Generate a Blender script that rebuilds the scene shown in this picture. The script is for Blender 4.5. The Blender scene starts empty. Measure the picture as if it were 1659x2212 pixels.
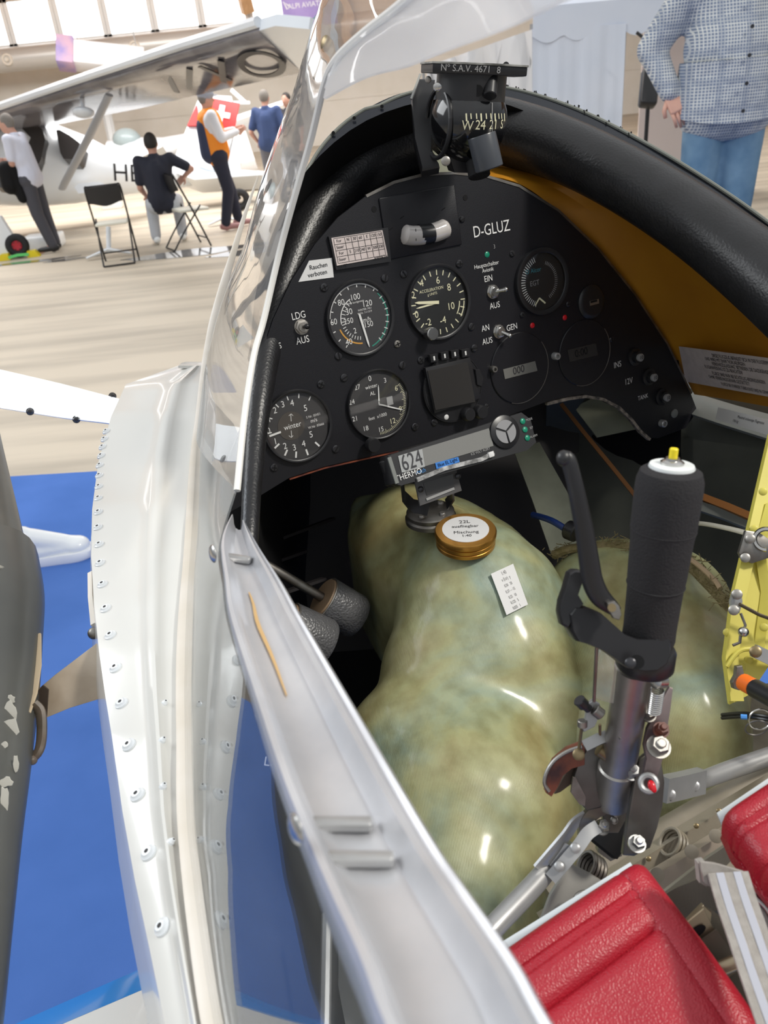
import bpy, bmesh, math, random
from mathutils.bvhtree import BVHTree
from mathutils import Vector, Matrix, Quaternion
from mathutils.geometry import tessellate_polygon
random.seed(7)
PI = math.pi
V = Vector
col = bpy.context.scene.collection
sc = bpy.context.scene

# ------------------------------------------------------------------ camera
FPX = 1720.0
PITCH, ROLL, CH = math.radians(28.6), math.radians(5.8), 1.70
CF = V((0, math.cos(PITCH), -math.sin(PITCH)))
_d0 = V((0, -math.sin(PITCH), -math.cos(PITCH)))
_r0 = V((1, 0, 0))
CR = _r0 * math.cos(ROLL) + _d0 * math.sin(ROLL)
CD = _d0 * math.cos(ROLL) - _r0 * math.sin(ROLL)
CO = V((0, 0, CH))
cam = bpy.data.cameras.new('camera')
cam.lens = FPX / 2212 * 36; cam.sensor_width = 36; cam.sensor_fit = 'AUTO'
cam.clip_start = 0.01; cam.clip_end = 200
cam.dof.use_dof = True; cam.dof.focus_distance = 0.85; cam.dof.aperture_fstop = cam.lens / 2.2
camo = bpy.data.objects.new('camera', cam); col.objects.link(camo)
M = Matrix((CR, -CD, -CF)).transposed().to_4x4(); M.translation = CO
camo.matrix_world = M
sc.camera = camo
# ------------------------------------------------------------------ light
sc.view_settings.view_transform = 'Standard'; sc.view_settings.look = 'None'
sc.view_settings.gamma = 1; sc.view_settings.exposure = 0.0
w = bpy.data.worlds.new('hall_light'); sc.world = w; w.use_nodes = True
nt = w.node_tree; nt.nodes.clear()
tc = nt.nodes.new('ShaderNodeTexCoord'); sx = nt.nodes.new('ShaderNodeSeparateXYZ')
rp = nt.nodes.new('ShaderNodeValToRGB'); bg = nt.nodes.new('ShaderNodeBackground'); wo = nt.nodes.new('ShaderNodeOutputWorld')
nt.links.new(tc.outputs['Generated'], sx.inputs[0]); nt.links.new(sx.outputs['Z'], rp.inputs[0])
nt.links.new(rp.outputs[0], bg.inputs[0]); nt.links.new(bg.outputs[0], wo.inputs[0])
rp.color_ramp.elements[0].position = 0.0; rp.color_ramp.elements[0].color = (0.34, 0.37, 0.42, 1)
rp.color_ramp.elements[1].position = 0.6; rp.color_ramp.elements[1].color = (1.15, 1.18, 1.2, 1)
bg.inputs[1].default_value = 0.68
def area(name, loc, target, size, power, colr):
    l = bpy.data.lights.new(name, 'AREA'); l.shape = 'RECTANGLE'; l.size = size[0]; l.size_y = size[1]
    l.energy = power; l.color = colr
    o = bpy.data.objects.new(name, l); col.objects.link(o); o.location = loc
    o.rotation_euler = (V(target) - V(loc)).to_track_quat('-Z', 'Y').to_euler(); return o
area('hall_door_daylight', (-6.5, 3.2, 5.4), (-1, 1.5, 0.6), (5, 3), 330, (0.95, 0.98, 1.0))
area('hall_ceiling_lamp', (2.5, -0.3, 4.4), (0.10, 0.75, 1.1), (0.55, 0.55), 125, (1.0, 0.95, 0.86))
area('far_hall_fill', (-3, 17, 6.8), (-3, 19, 0), (16, 10), 3600, (1.0, 0.99, 0.97))  # unseen area light added under the closed ceiling to brighten the far hall

# ------------------------------------------------------------------ helpers
def ray(x, y): return CF + CR * ((x - 829.5) / FPX) + CD * ((y - 1106) / FPX)
def C(x, y, d): return CO + ray(x, y) * d                 # point of the place seen at x, y at axial distance d
def G(x, y, z=0.0):
    r = ray(x, y); return CO + r * ((z - CH) / r.z)
def wall_at(x, y, Y): r = ray(x, y); return CO + r * (Y / r.y)
def cv(x, y, z=0): return CR * x + CD * y + CF * z        # direction
class Fr:
    def __init__(s, o, x, y, z=None):
        s.o = V(o); s.x = V(x).normalized(); z = V(z) if z is not None else s.x.cross(V(y))
        s.z = z.normalized(); s.y = s.z.cross(s.x).normalized(); s.x = s.y.cross(s.z).normalized()
    def p(s, a, b, c=0.0): return s.o + s.x * a + s.y * b + s.z * c
    def at(s, a, b, c=0.0): return Fr(s.p(a, b, c), s.x, s.y, s.z)
    def moved(s, o): return Fr(o, s.x, s.y, s.z)
    def rot(s, ang):
        c, n = math.cos(ang), math.sin(ang); return Fr(s.o, s.x * c + s.y * n, s.y * c - s.x * n, s.z)
def along(o, axis, hint=(0.13, 0.2, 0.97)):
    z = V(axis).normalized(); h = V(hint)
    if abs(h.normalized().dot(z)) > .98: h = V((1, .1, 0))
    x = h.cross(z).normalized(); return Fr(o, x, z.cross(x), z)
def spline(pts, n=8, closed=False):
    P = [V(p) for p in pts]; L = len(P); out = []
    for i in range(L if closed else L - 1):
        if closed: a, b, c, d = P[i - 1], P[i], P[(i + 1) % L], P[(i + 2) % L]
        else: a = P[max(i - 1, 0)]; b = P[i]; c = P[i + 1]; d = P[min(i + 2, L - 1)]
        for k in range(n):
            t = k / n
            out.append(0.5 * ((2 * b) + (c - a) * t + (2 * a - 5 * b + 4 * c - d) * t * t + (3 * b - a - 3 * c + d) * t ** 3))
    if not closed: out.append(P[-1])
    return out
def sp(vals, n=8):
    return [v[0] for v in spline([(v, 0, 0) for v in vals], n)]

_txt = {}
def text_mesh(s):
    if s not in _txt:
        cu = bpy.data.curves.new('t', 'FONT'); cu.body = s; cu.align_x = 'CENTER'; cu.align_y = 'CENTER'; cu.resolution_u = 3
        o = bpy.data.objects.new('t', cu); col.objects.link(o)
        bpy.context.view_layer.update()
        dg = bpy.context.evaluated_depsgraph_get(); me = bpy.data.meshes.new_from_object(o.evaluated_get(dg))
        _txt[s] = ([v.co.copy() for v in me.vertices], [tuple(p.vertices) for p in me.polygons])
        bpy.data.objects.remove(o); bpy.data.curves.remove(cu); bpy.data.meshes.remove(me)
    return _txt[s]

_bv = {}
def on(o, x, y, off=.0006):               # point of a finished surface under x, y, lifted towards the viewer
    if o.name not in _bv: _bv[o.name] = BVHTree.FromPolygons([v.co.copy() for v in o.data.vertices], [tuple(p.vertices) for p in o.data.polygons])
    for dx, dy in ((0, 0), (8, 0), (0, 8), (-8, 0), (16, 0), (30, 0), (0, 20), (50, 10)):
        r = ray(x + dx, y + dy).normalized(); h = _bv[o.name].ray_cast(CO, r)
        if h[0] is not None: break
    if h[0] is None: raise RuntimeError('no surface under %s %s' % (x, y))
    n = h[1] if h[1].dot(r) < 0 else -h[1]
    return h[0] + n * off, n
def dep_(p): return (p - CO).dot(CF)
class MB:
    def __init__(s): s.v = []; s.f = []; s.m = []; s.mi = 0
    def add(s, vs, fs):
        k = len(s.v); s.v += [V(a) for a in vs]; s.f += [tuple(i + k for i in f) for f in fs]; s.m += [s.mi] * len(fs); return s
    def box(s, fr, sx, sy, sz, bev=0.0):     # centred, chamfered
        b = min(bev, sx * .49, sy * .49, sz * .49) if bev else 0
        hx, hy, hz = sx / 2, sy / 2, sz / 2
        if not b:
            vs = [fr.p(x, y, z) for z in (-hz, hz) for x, y in ((-hx, -hy), (hx, -hy), (hx, hy), (-hx, hy))]
            return s.add(vs, [(3, 2, 1, 0), (4, 5, 6, 7), (0, 1, 5, 4), (1, 2, 6, 5), (2, 3, 7, 6), (3, 0, 4, 7)])
        def rr(i, z):
            o = []; a, c = hx - i, hy - i
            r = max(b - i, 1e-5) if i else b
            for cx, cy, a0 in ((a - r, c - r, 0), (-a + r, c - r, 90), (-a + r, -c + r, 180), (a - r, -c + r, 270)):
                for k in range(4):
                    t = math.radians(a0 + k * 30); o.append(fr.p(cx + r * math.cos(t), cy + r * math.sin(t), z))
            return o
        return s.loft([rr(b * .7, -hz), rr(b * .25, -hz + b * .25), rr(0, -hz + b * .7), rr(0, hz - b * .7), rr(b * .25, hz - b * .25), rr(b * .7, hz)], True, True)
    def loft(s, rings, caps=True, close=True):
        n = len(rings[0]); k = len(s.v); fs = []
        for r in rings: s.v += [V(a) for a in r]
        for i in range(len(rings) - 1):
            for j in range(n if close else n - 1):
                j2 = (j + 1) % n; fs.append((k + i * n + j, k + i * n + j2, k + (i + 1) * n + j2, k + (i + 1) * n + j))
        if caps:
            fs.append(tuple(k + j for j in reversed(range(n)))); e = k + (len(rings) - 1) * n; fs.append(tuple(e + j for j in range(n)))
        s.f += fs; s.m += [s.mi] * len(fs); return s
    def lathe(s, fr, prof, seg=24, caps=True):
        return s.loft([[fr.p(r * math.cos(2 * PI * k / seg), r * math.sin(2 * PI * k / seg), z) for k in range(seg)] for r, z in prof], caps)
    def cyl(s, a, b, r, r2=None, seg=16):
        a, b = V(a), V(b); L = (b - a).length; r2 = r if r2 is None else r2; e = min(r * .12, L * .1)
        return s.lathe(along(a, b - a), [(r - e, 0), (r, e), (r2, L - e), (r2 - min(e, r2 * .5), L)], seg)
    def ring(s, fr, R, r, seg=32, rs=8, a0=0, a1=2 * PI):
        full = abs(a1 - a0 - 2 * PI) < 1e-3; n = seg if full else seg + 1; rings = []
        for i in range(n):
            t = a0 + (a1 - a0) * i / seg; c, n_ = math.cos(t), math.sin(t)
            rings.append([fr.p((R + r * math.cos(q)) * c, (R + r * math.cos(q)) * n_, r * math.sin(q)) for q in [2 * PI * j / rs for j in range(rs)]])
        if full: rings.append(rings[0])
        return s.loft(rings, not full)
    def tube(s, pts, r, seg=10, caps=True, flat=1.0, up=None):
        P = [V(p) for p in pts]; n = len(P); rs = r if isinstance(r, (list, tuple)) else [r] * n
        T = [(P[min(i + 1, n - 1)] - P[max(i - 1, 0)]).normalized() for i in range(n)]
        u = V(up) if up is not None else V((0.1, 0.2, 1)); u = (u - T[0] * u.dot(T[0])).normalized(); rings = []
        for i in range(n):
            if up is not None: u = V(up)
            u = (u - T[i] * u.dot(T[i])).normalized(); b = T[i].cross(u)
            rings.append([P[i] + u * (math.cos(a) * rs[i] * flat) + b * (math.sin(a) * rs[i]) for a in [2 * PI * k / seg for k in range(seg)]])
        return s.loft(rings, caps)
    def rope(s, pts, w_, t_, up):            # flat strap, rectangular section
        P = [V(p) for p in pts]; n = len(P); ups = up if isinstance(up, list) else [V(up)] * n; rings = []
        ws = w_ if isinstance(w_, (list, tuple)) else [w_] * n
        for i in range(n):
            T = (P[min(i + 1, n - 1)] - P[max(i - 1, 0)]).normalized(); u = (ups[i] - T * ups[i].dot(T)).normalized(); b = T.cross(u)
            rings.append([P[i] + b * (x * ws[i] / 2) + u * (y * t_ / 2) for x, y in ((-1, -1), (1, -1), (1, 1), (-1, 1))])
        return s.loft(rings, True)
    def sphere(s, fr, rx, ry=None, rz=None, seg=16, rings=10):
        ry = rx if ry is None else ry; rz = rx if rz is None else rz
        return s.loft([[fr.p(rx * math.sin(t) * math.cos(a), ry * math.sin(t) * math.sin(a), -rz * math.cos(t)) for a in [2 * PI * k / seg for k in range(seg)]]
                       for t in [max(.02, PI * i / rings) if i < rings else PI - .02 for i in range(rings + 1)]], True)
    def cap(s, a, b, r0, r1, seg=12):        # capsule
        a, b = V(a), V(b); ax = b - a; L = max(ax.length, 1e-5); fr = along(a, ax if ax.length > 1e-5 else (0, 0, 1)); prof = []
        for i in range(5): t = -PI / 2 + i * PI / 8 + .03; prof.append((r0 * math.cos(t), r0 * math.sin(t)))
        for i in range(5): t = i * PI / 8 - (.03 if i == 4 else 0); prof.append((r1 * math.cos(t), L + r1 * math.sin(t)))
        return s.lathe(fr, prof, seg)
    def prism(s, pts, vec):                  # polygon (3-D points) pushed along vec
        P = [V(p) for p in pts]; n = len(P); vec = V(vec); tri = tessellate_polygon([P])
        return s.add(P + [p + vec for p in P], [tuple(t) for t in tri] + [tuple(n + i for i in reversed(t)) for t in tri] + [(i, (i + 1) % n, n + (i + 1) % n, n + i) for i in range(n)])
    def disc(s, fr, r, z=0, seg=24, t=0.0005): return s.lathe(fr, [(r, z - t), (r, z)], seg)
    def grid(s, rows, thick=None):
        n = len(rows[0]); m = len(rows); flat = [V(p) for r in rows for p in r]
        if thick is None:
            return s.add(flat, [(i * n + j, i * n + j + 1, (i + 1) * n + j + 1, (i + 1) * n + j) for i in range(m - 1) for j in range(n - 1)])
        nr = []
        for i in range(m):
            for j in range(n):
                a = flat[min(i + 1, m - 1) * n + j] - flat[max(i - 1, 0) * n + j]; b = flat[i * n + min(j + 1, n - 1)] - flat[i * n + max(j - 1, 0)]
                nr.append(a.cross(b).normalized() * thick)
        N = m * n; fs = []
        for i in range(m - 1):
            for j in range(n - 1):
                q = (i * n + j, i * n + j + 1, (i + 1) * n + j + 1, (i + 1) * n + j); fs.append(q); fs.append(tuple(N + t for t in reversed(q)))
        bd = [j for j in range(n)] + [i * n + n - 1 for i in range(1, m)] + [(m - 1) * n + j for j in range(n - 2, -1, -1)] + [i * n for i in range(m - 2, 0, -1)]
        for a, b in zip(bd, bd[1:] + bd[:1]): fs.append((b, a, N + a, N + b))
        return s.add(flat + [p + q for p, q in zip(flat, nr)], fs)
    def text(s, t, fr, size, sxx=1.0, z=0.0):
        vs, fs = text_mesh(t); return s.add([fr.p(v.x * size * sxx, v.y * size, z) for v in vs], fs)
    def build(s, name, mat, parent=None, smooth=True, kind=None, label=None, recalc=True):
        me = bpy.data.meshes.new(name); me.from_pydata(s.v, [], s.f)
        for m_ in (mat if isinstance(mat, (list, tuple)) else [mat]): me.materials.append(m_)
        me.polygons.foreach_set('material_index', s.m); me.validate()
        if recalc: bm_ = bmesh.new(); bm_.from_mesh(me); bmesh.ops.recalc_face_normals(bm_, faces=bm_.faces); bm_.to_mesh(me); bm_.free()
        o = bpy.data.objects.new(name, me); col.objects.link(o)
        if smooth: me.shade_smooth(); me.set_sharp_from_angle(angle=math.radians(38))
        if parent is not None: adopt(o, parent)
        if kind: o['kind'] = kind
        if label: o['label'] = label
        return o
def root_mat(p):
    m = p.matrix_basis.copy()
    return (root_mat(p.parent) @ p.matrix_parent_inverse @ m) if p.parent else m
def adopt(o, parent): o.parent = parent; o.matrix_parent_inverse = root_mat(parent).inverted()
def thing(name, label, cat, loc=(0, 0, 0), group=None):
    o = bpy.data.objects.new(name, None); col.objects.link(o); o.location = loc; o.empty_display_size = .05
    o['label'] = label; o['category'] = cat
    if group: o['group'] = group
    return o
def tag(o, label, cat, group=None):
    o['label'] = label; o['category'] = cat
    if group: o['group'] = group
    return o
def remesh(o, voxel, smooth=6):
    md = o.modifiers.new('r', 'REMESH'); md.mode = 'VOXEL'; md.voxel_size = voxel; md.use_smooth_shade = True
    if smooth: m2 = o.modifiers.new('s', 'SMOOTH'); m2.iterations = smooth; m2.factor = .6
    bpy.context.view_layer.update(); dg = bpy.context.evaluated_depsgraph_get()
    me = bpy.data.meshes.new_from_object(o.evaluated_get(dg)); old = o.data; o.modifiers.clear(); o.data = me
    if not len(me.materials):
        for m_ in old.materials: me.materials.append(m_)
    for p in me.polygons: p.use_smooth = True
    bpy.data.meshes.remove(old); return o

def mat(name, c, rough=.5, metal=0.0, c2=None, ns=20., nmix=.5, bump=0, bs=200., bk='noise', spec=None, emit=0, stretch=None, coat=0, ramp=(.35, .65), bd=.001):
    m = bpy.data.materials.new(name); m.use_nodes = True; t = m.node_tree; b = t.nodes['Principled BSDF']
    b.inputs['Base Color'].default_value = (*c, 1); b.inputs['Roughness'].default_value = rough; b.inputs['Metallic'].default_value = metal
    if spec is not None: b.inputs['Specular IOR Level'].default_value = spec
    if coat: b.inputs['Coat Weight'].default_value = coat; b.inputs['Coat Roughness'].default_value = .08
    if emit: b.inputs['Emission Color'].default_value = (*c, 1); b.inputs['Emission Strength'].default_value = emit
    tcn = t.nodes.new('ShaderNodeTexCoord'); mp = t.nodes.new('ShaderNodeMapping'); t.links.new(tcn.outputs['Object'], mp.inputs[0])
    if stretch: mp.inputs['Scale'].default_value = stretch
    if c2 is not None:
        n = t.nodes.new('ShaderNodeTexNoise'); n.inputs['Scale'].default_value = ns; n.inputs['Detail'].default_value = 6; t.links.new(mp.outputs[0], n.inputs[0])
        r = t.nodes.new('ShaderNodeValToRGB'); r.color_ramp.elements[0].position = ramp[0]; r.color_ramp.elements[1].position = ramp[1]
        r.color_ramp.elements[0].color = (*c, 1); r.color_ramp.elements[1].color = (*c2, 1); t.links.new(n.outputs[0], r.inputs[0])
        t.links.new(r.outputs[0], b.inputs['Base Color'])
    if bump:
        if bk == 'noise': n = t.nodes.new('ShaderNodeTexNoise'); n.inputs['Detail'].default_value = 4; out = n.outputs[0]
        elif bk == 'vor': n = t.nodes.new('ShaderNodeTexVoronoi'); n.feature = 'SMOOTH_F1'; out = n.outputs[0]
        else: n = t.nodes.new('ShaderNodeTexWave'); n.inputs['Distortion'].default_value = .6; out = n.outputs[0]
        n.inputs['Scale'].default_value = bs; t.links.new(mp.outputs[0], n.inputs[0])
        bm = t.nodes.new('ShaderNodeBump'); bm.inputs['Strength'].default_value = bump; bm.inputs['Distance'].default_value = bd
        t.links.new(out, bm.inputs['Height']); t.links.new(bm.outputs[0], b.inputs['Normal'])
    return m
def glass(name, haze=.0, tint=(1, 1, 1), ior=1.45, bumpy=0, rough=0.0):
    m = bpy.data.materials.new(name); m.use_nodes = True; t = m.node_tree; t.nodes.clear()
    o = t.nodes.new('ShaderNodeOutputMaterial'); mx = t.nodes.new('ShaderNodeMixShader'); tr = t.nodes.new('ShaderNodeBsdfTransparent'); gl = t.nodes.new('ShaderNodeBsdfGlossy')
    fr = t.nodes.new('ShaderNodeFresnel'); ge = t.nodes.new('ShaderNodeNewGeometry'); mr = t.nodes.new('ShaderNodeMapRange'); mr.inputs['To Min'].default_value = ior; mr.inputs['To Max'].default_value = 1 / ior; t.links.new(ge.outputs['Backfacing'], mr.inputs['Value']); t.links.new(mr.outputs[0], fr.inputs[0]); tr.inputs[0].default_value = (*tint, 1); gl.inputs['Roughness'].default_value = rough
    t.links.new(fr.outputs[0], mx.inputs[0]); t.links.new(tr.outputs[0], mx.inputs[1]); t.links.new(gl.outputs[0], mx.inputs[2])
    last = mx.outputs[0]
    if bumpy:
        tcn = t.nodes.new('ShaderNodeTexCoord'); n = t.nodes.new('ShaderNodeTexNoise'); n.inputs['Scale'].default_value = 5; t.links.new(tcn.outputs['Object'], n.inputs[0])
        bm = t.nodes.new('ShaderNodeBump'); bm.inputs['Strength'].default_value = bumpy; bm.inputs['Distance'].default_value = .01
        t.links.new(n.outputs[0], bm.inputs['Height']); t.links.new(bm.outputs[0], gl.inputs['Normal'])
    if haze:
        df = t.nodes.new('ShaderNodeBsdfDiffuse'); df.inputs[0].default_value = (.95, .95, .95, 1); tl = t.nodes.new('ShaderNodeBsdfTranslucent'); tl.inputs[0].default_value = (.97, .97, .97, 1)
        a = t.nodes.new('ShaderNodeMixShader'); a.inputs[0].default_value = .6; t.links.new(df.outputs[0], a.inputs[1]); t.links.new(tl.outputs[0], a.inputs[2])
        m2 = t.nodes.new('ShaderNodeMixShader'); m2.inputs[0].default_value = haze; t.links.new(last, m2.inputs[1]); t.links.new(a.outputs[0], m2.inputs[2]); last = m2.outputs[0]
    t.links.new(last, o.inputs[0]); return m
K = dict(
 panel=mat('panel_paint', (.009, .009, .012), .42, bump=.15, bs=900, spec=.4),
 black=mat('black_plastic', (.010, .010, .012), .32), blackm=mat('black_matt', (.008, .008, .009), .7, spec=.2),
 leather=mat('black_leather', (.016, .016, .018), .36, bump=.45, bs=420, bk='vor', bd=.0006, c2=(.011, .011, .012), ns=30, spec=.5),
 band=mat('black_band', (.012, .014, .02), .22, spec=.6), white_ink=mat('white_ink', (.75, .75, .74), .6), dim_ink=mat('dim_ink', (.30, .30, .30), .6),
 cream_ink=mat('cream_ink', (.75, .72, .5), .6), dial=mat('dial_grey', (.035, .034, .036), .55), dialb=mat('dial_black', (.012, .013, .014), .5),
 green_ink=mat('green_ink', (.03, .25, .18), .5), amber=mat('amber_ink', (.6, .3, .05), .5), red_ink=mat('red_ink', (.5, .04, .04), .5), blue_ink=mat('blue_ink', (.03, .2, .5), .5), cyan_ink=mat('cyan_ink', (.05, .25, .3), .5),
 steel=mat('brushed_steel', (.42, .40, .37), .42, .9, c2=(.36, .34, .31), ns=60, bump=.1, bs=300), chrome=mat('chrome', (.55, .54, .52), .24, 1), screw=mat('dark_screw', (.05, .05, .055), .3, .6),
 steeld=mat('dull_steel', (.33, .32, .30), .45, 1, c2=(.2, .18, .16), ns=40, bump=.1, bs=200),
 alu=mat('aluminium', (.46, .46, .46), .36, .55, c2=(.36, .36, .36), ns=25), white=mat('white_paint', (.79, .78, .74), .25, c2=(.76, .75, .71), ns=5, coat=.5),
 white2=mat('white_gloss', (.85, .88, .9), .3, coat=.5), beige=mat('beige_rail', (.72, .65, .55), .45, c2=(.8, .74, .66), ns=15), yellow=mat('yellow_primer', (.62, .55, .10), .45, c2=(.52, .45, .07), ns=14),
 ochre=mat('ochre_paint', (.50, .22, .012), .5, c2=(.42, .17, .009), ns=12, ramp=(.3, .7)), olive=mat('dull_olive_wall', (.085, .09, .075), .5, c2=(.06, .063, .055), ns=8), dark=mat('dark_interior', (.02, .017, .018), .6),
 greyw=mat('grey_wall', (.17, .18, .17), .5), pale=mat('pale_plate', (.35, .36, .27), .5, c2=(.26, .27, .2), ns=20), floorp=mat('dusty_floor', (.26, .22, .16), .6, c2=(.36, .31, .24), ns=35, bump=.2, bs=300),
 brass=mat('gold_cap', (.55, .28, .06), .3, .9, bump=.1, bs=300), brassd=mat('dull_brass', (.26, .20, .11), .4, .8), paper=mat('paper', (.66, .66, .66), .6), paperp=mat('paper_pinkish', (.62, .54, .52), .6, c2=(.54, .47, .45), ns=80), bluetape=mat('blue_tape', (.02, .14, .5), .5),
 foam=mat('foam_grip', (.035, .034, .036), .95, bump=.6, bs=700, spec=.15), whitep=mat('white_plastic', (.75, .78, .78), .35), yb=mat('yellow_button', (.85, .68, .02), .4), blackg=mat('black_satin', (.014, .014, .016), .38),
 red=mat('red_leather', (.42, .010, .025), .40, bump=.7, bs=900, bk='vor', bd=.0006, c2=(.33, .008, .02), ns=12, spec=.6), redst=mat('red_thread', (.55, .1, .03), .7), backing=mat('pale_blue_board', (.62, .70, .74), .4), webb=mat('webbing', (.36, .33, .30), .8, c2=(.44, .41, .38), ns=200, bump=.6, bs=380, bk='wave'),
 webd=mat('olive_webbing', (.30, .27, .20), .6, bump=1, bs=420, bk='wave'), stripe=mat('belt_stripe', (.40, .41, .47), .7), orange=mat('orange_sleeve', (.85, .16, .01), .5), brownc=mat('brown_trim', (.24, .10, .03), .5), rust=mat('rust_red_wood', (.22, .06, .03), .4, c2=(.06, .02, .02), ns=60),
 tan=mat('tan_plate', (.50, .42, .33), .55, c2=(.34, .26, .18), ns=14, bump=.1), polem=mat('dark_grey_paint', (.075, .077, .073), .33, c2=(.10, .10, .09), ns=10), chip=mat('chipped_white', (.55, .53, .47), .6), fur=mat('moss_fibre', (.16, .13, .05), .9, c2=(.25, .2, .1), ns=120, bump=1, bs=300),
 blue=mat('blue_paint', (.01, .22, .62), .18, coat=.6), skin=mat('skin', (.58, .32, .24), .55), hair=mat('dark_hair', (.025, .02, .018), .7), hairg=mat('grey_hair', (.22, .2, .18), .8), redled=mat('red_led', (.6, .01, .02), .2), greenled=mat('green_led', (.01, .22, .13), .25),
 rope=mat('cream_rope', (.7, .66, .55), .8, bump=.4, bs=300), cable=mat('steel_cable', (.25, .2, .14), .4, .8, bump=.8, bs=900, bk='wave'), rubber=mat('rubber', (.018, .018, .02), .75), lcd=mat('lcd', (.16, .16, .15), .25), lcdd=mat('lcd_dark', (.035, .033, .032), .2), lcdink=mat('lcd_ink', (.03, .03, .035), .4),
)
CLEAR = glass('dial_glass', 0, ior=1.3)
# ================================================================== the hall
conc = mat('concrete', (.56, .49, .39), .5, c2=(.40, .35, .28), ns=1.3, stretch=(.30, 2.6, 1), ramp=(.42, .66), bump=.3, bs=60)
wet = mat('wet_floor', (.10, .095, .09), .08, c2=(.16, .15, .14), ns=3)
wallm = mat('wall_panel', (.66, .62, .55), .7, c2=(.70, .66, .60), ns=2); wood = mat('glulam_wood', (.62, .38, .2), .6, c2=(.5, .28, .13), ns=3, stretch=(1, 6, 1))
m = MB(); m.box(Fr(V((0, 12, -.02)), (1, 0, 0), (0, 1, 0)), 60, 60, .04); m.build('floor', conc, kind='structure')
WY = 27.0
m = MB(); m.box(Fr(V((0, WY + .1, 3.15)), (1, 0, 0), (0, 0, 1)), 60, 6.3, .2)
for z in (1.2, 2.1, 3.0, 3.9, 4.8): m.box(Fr(V((0, WY - .01, z)), (1, 0, 0), (0, 0, 1)), 60, .02, .02)
m.build('wall_back', wallm, kind='structure')
winm = mat('sky_behind_panes', (.95, .98, 1.0), .5, emit=2.2)
fm = mat('window_frame_paint', (.85, .85, .84), .5)
def wslope(x): return 5.25 + 0.0 * x
wz0, wz1 = 3.95, 5.35
k = 0
p0 = wall_at(0, 120, WY); 
for i in range(9):
    x = -12.6 + i * 1.36
    fr = Fr(V((x, WY - .06, 3.93)), (1, 0, 0), (0, 0, 1)); m = MB(); m.box(fr, 1.14, 1.0, .04, .02); o = m.build('window_%d' % (i + 1), winm, kind='structure')
    m = MB(); m.box(fr.at(0, .55, 0), 1.36, .10, .1); m.box(fr.at(0, -.55, 0), 1.36, .10, .1); m.box(fr.at(.62, 0, 0), .11, 1.2, .1); m.box(fr.at(-.62, 0, 0), .11, 1.2, .1)
    m.build('window_frame', fm, o)
m = MB(); m.box(Fr(V((0, WY - .4, 4.78)), (1, 0, 0), (0, 0, 1)), 60, .5, .6); m.build('trim_1', wood, kind='structure')
m = MB(); m.box(Fr(V((0, 20, 7.0)), (1, 0, 0), (0, 1, 0)), 60, 16, .1); m.build('ceiling', wood, kind='structure')
for i, x in enumerate((-10.2, -2.4, 5.0)):
    m = MB(); m.tube(spline([(x, WY - .3, 3.6), (x - .25, WY - .8, 5.0), (x - 1.2, WY - 2, 6.1), (x - 2.8, WY - 5, 6.8)], 6), .22, 4); m.build('trim_%d' % (i + 2), wood, kind='structure')
# air duct below the windows
duct = thing('air_duct', 'long pale round air duct with nozzle rings below the hall windows', 'duct', (-8, WY - 1.2, 2.98))
m = MB(); m.cyl((-16, WY - 1.2, 3.0), (2.5, WY - 1.2, 3.0), .30, seg=24); m.build('duct_pipe', mat('duct_metal', (.62, .60, .57), .35, .3), duct)
for i in range(8):
    x = -12.5 + 1.75 * i; f = Fr(V((x, WY - 1.5, 3.0)), (1, 0, 0), (0, 0, 1)); m = MB(); m.ring(f, .12, .035, 20, 6); m.lathe(f, [(.06, 0), (.05, .04)], 16); m.build('nozzle', K['beige'], duct)
# hanging sign box and banner
sg = thing('hanging_sign', 'white hanging light box with a purple end face above the wing', 'sign', C(235, 130, 20))
f = Fr(C(235, 128, 20), CR * .99 + CF * .2, -CD); m = MB(); m.box(f, 1.75, .55, .5, .02); m.build('sign_box', mat('sign_white', (.9, .91, .95), .5), sg)
m = MB(); m.box(f.at(-1.0, .0, .05), .40, .66, .5, .01); m.build('end_panel', mat('purple_print', (.35, .3, .62), .5, c2=(.65, .45, .6), ns=2.2), sg)
m = MB(); m.tube([f.p(-.7, .2), f.p(-.7, .2) + V((0, 0, 5.2))], .012, 6); m.tube([f.p(.7, .2), f.p(.7, .2) + V((0, 0, 5.2))], .012, 6); m.build('hanging_wire', K['alu'], sg)
bn = thing('hanging_banner', 'violet hanging banner with white lettering beside the windscreen top', 'banner', C(655, 30, 20))
f = Fr(C(668, 20, 20), V((1, .1, .02)), V((0, 0, 1))); m = MB(); m.box(f, 1.35, .75, .03, .005); m.build('banner_cloth', mat('violet_print', (.22, .16, .42), .5, c2=(.32, .24, .52), ns=1.5), bn)
m = MB(); m.text('ALPI AVIATION', f.at(.02, .1, .022), .16); m.rope([f.p(-.55, .05, .02), f.p(-.62, .22, .02), f.p(-.5, .12, .02)], .03, .004, f.z); m.build('lettering', K['white_ink'], bn)
m = MB(); m.rope([f.p(-.1, -.36, .02), f.p(.3, -.05, .02), f.p(.55, .3, .02)], .04, .004, f.z); m.build('stripe', K['green_ink'], bn)
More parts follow.
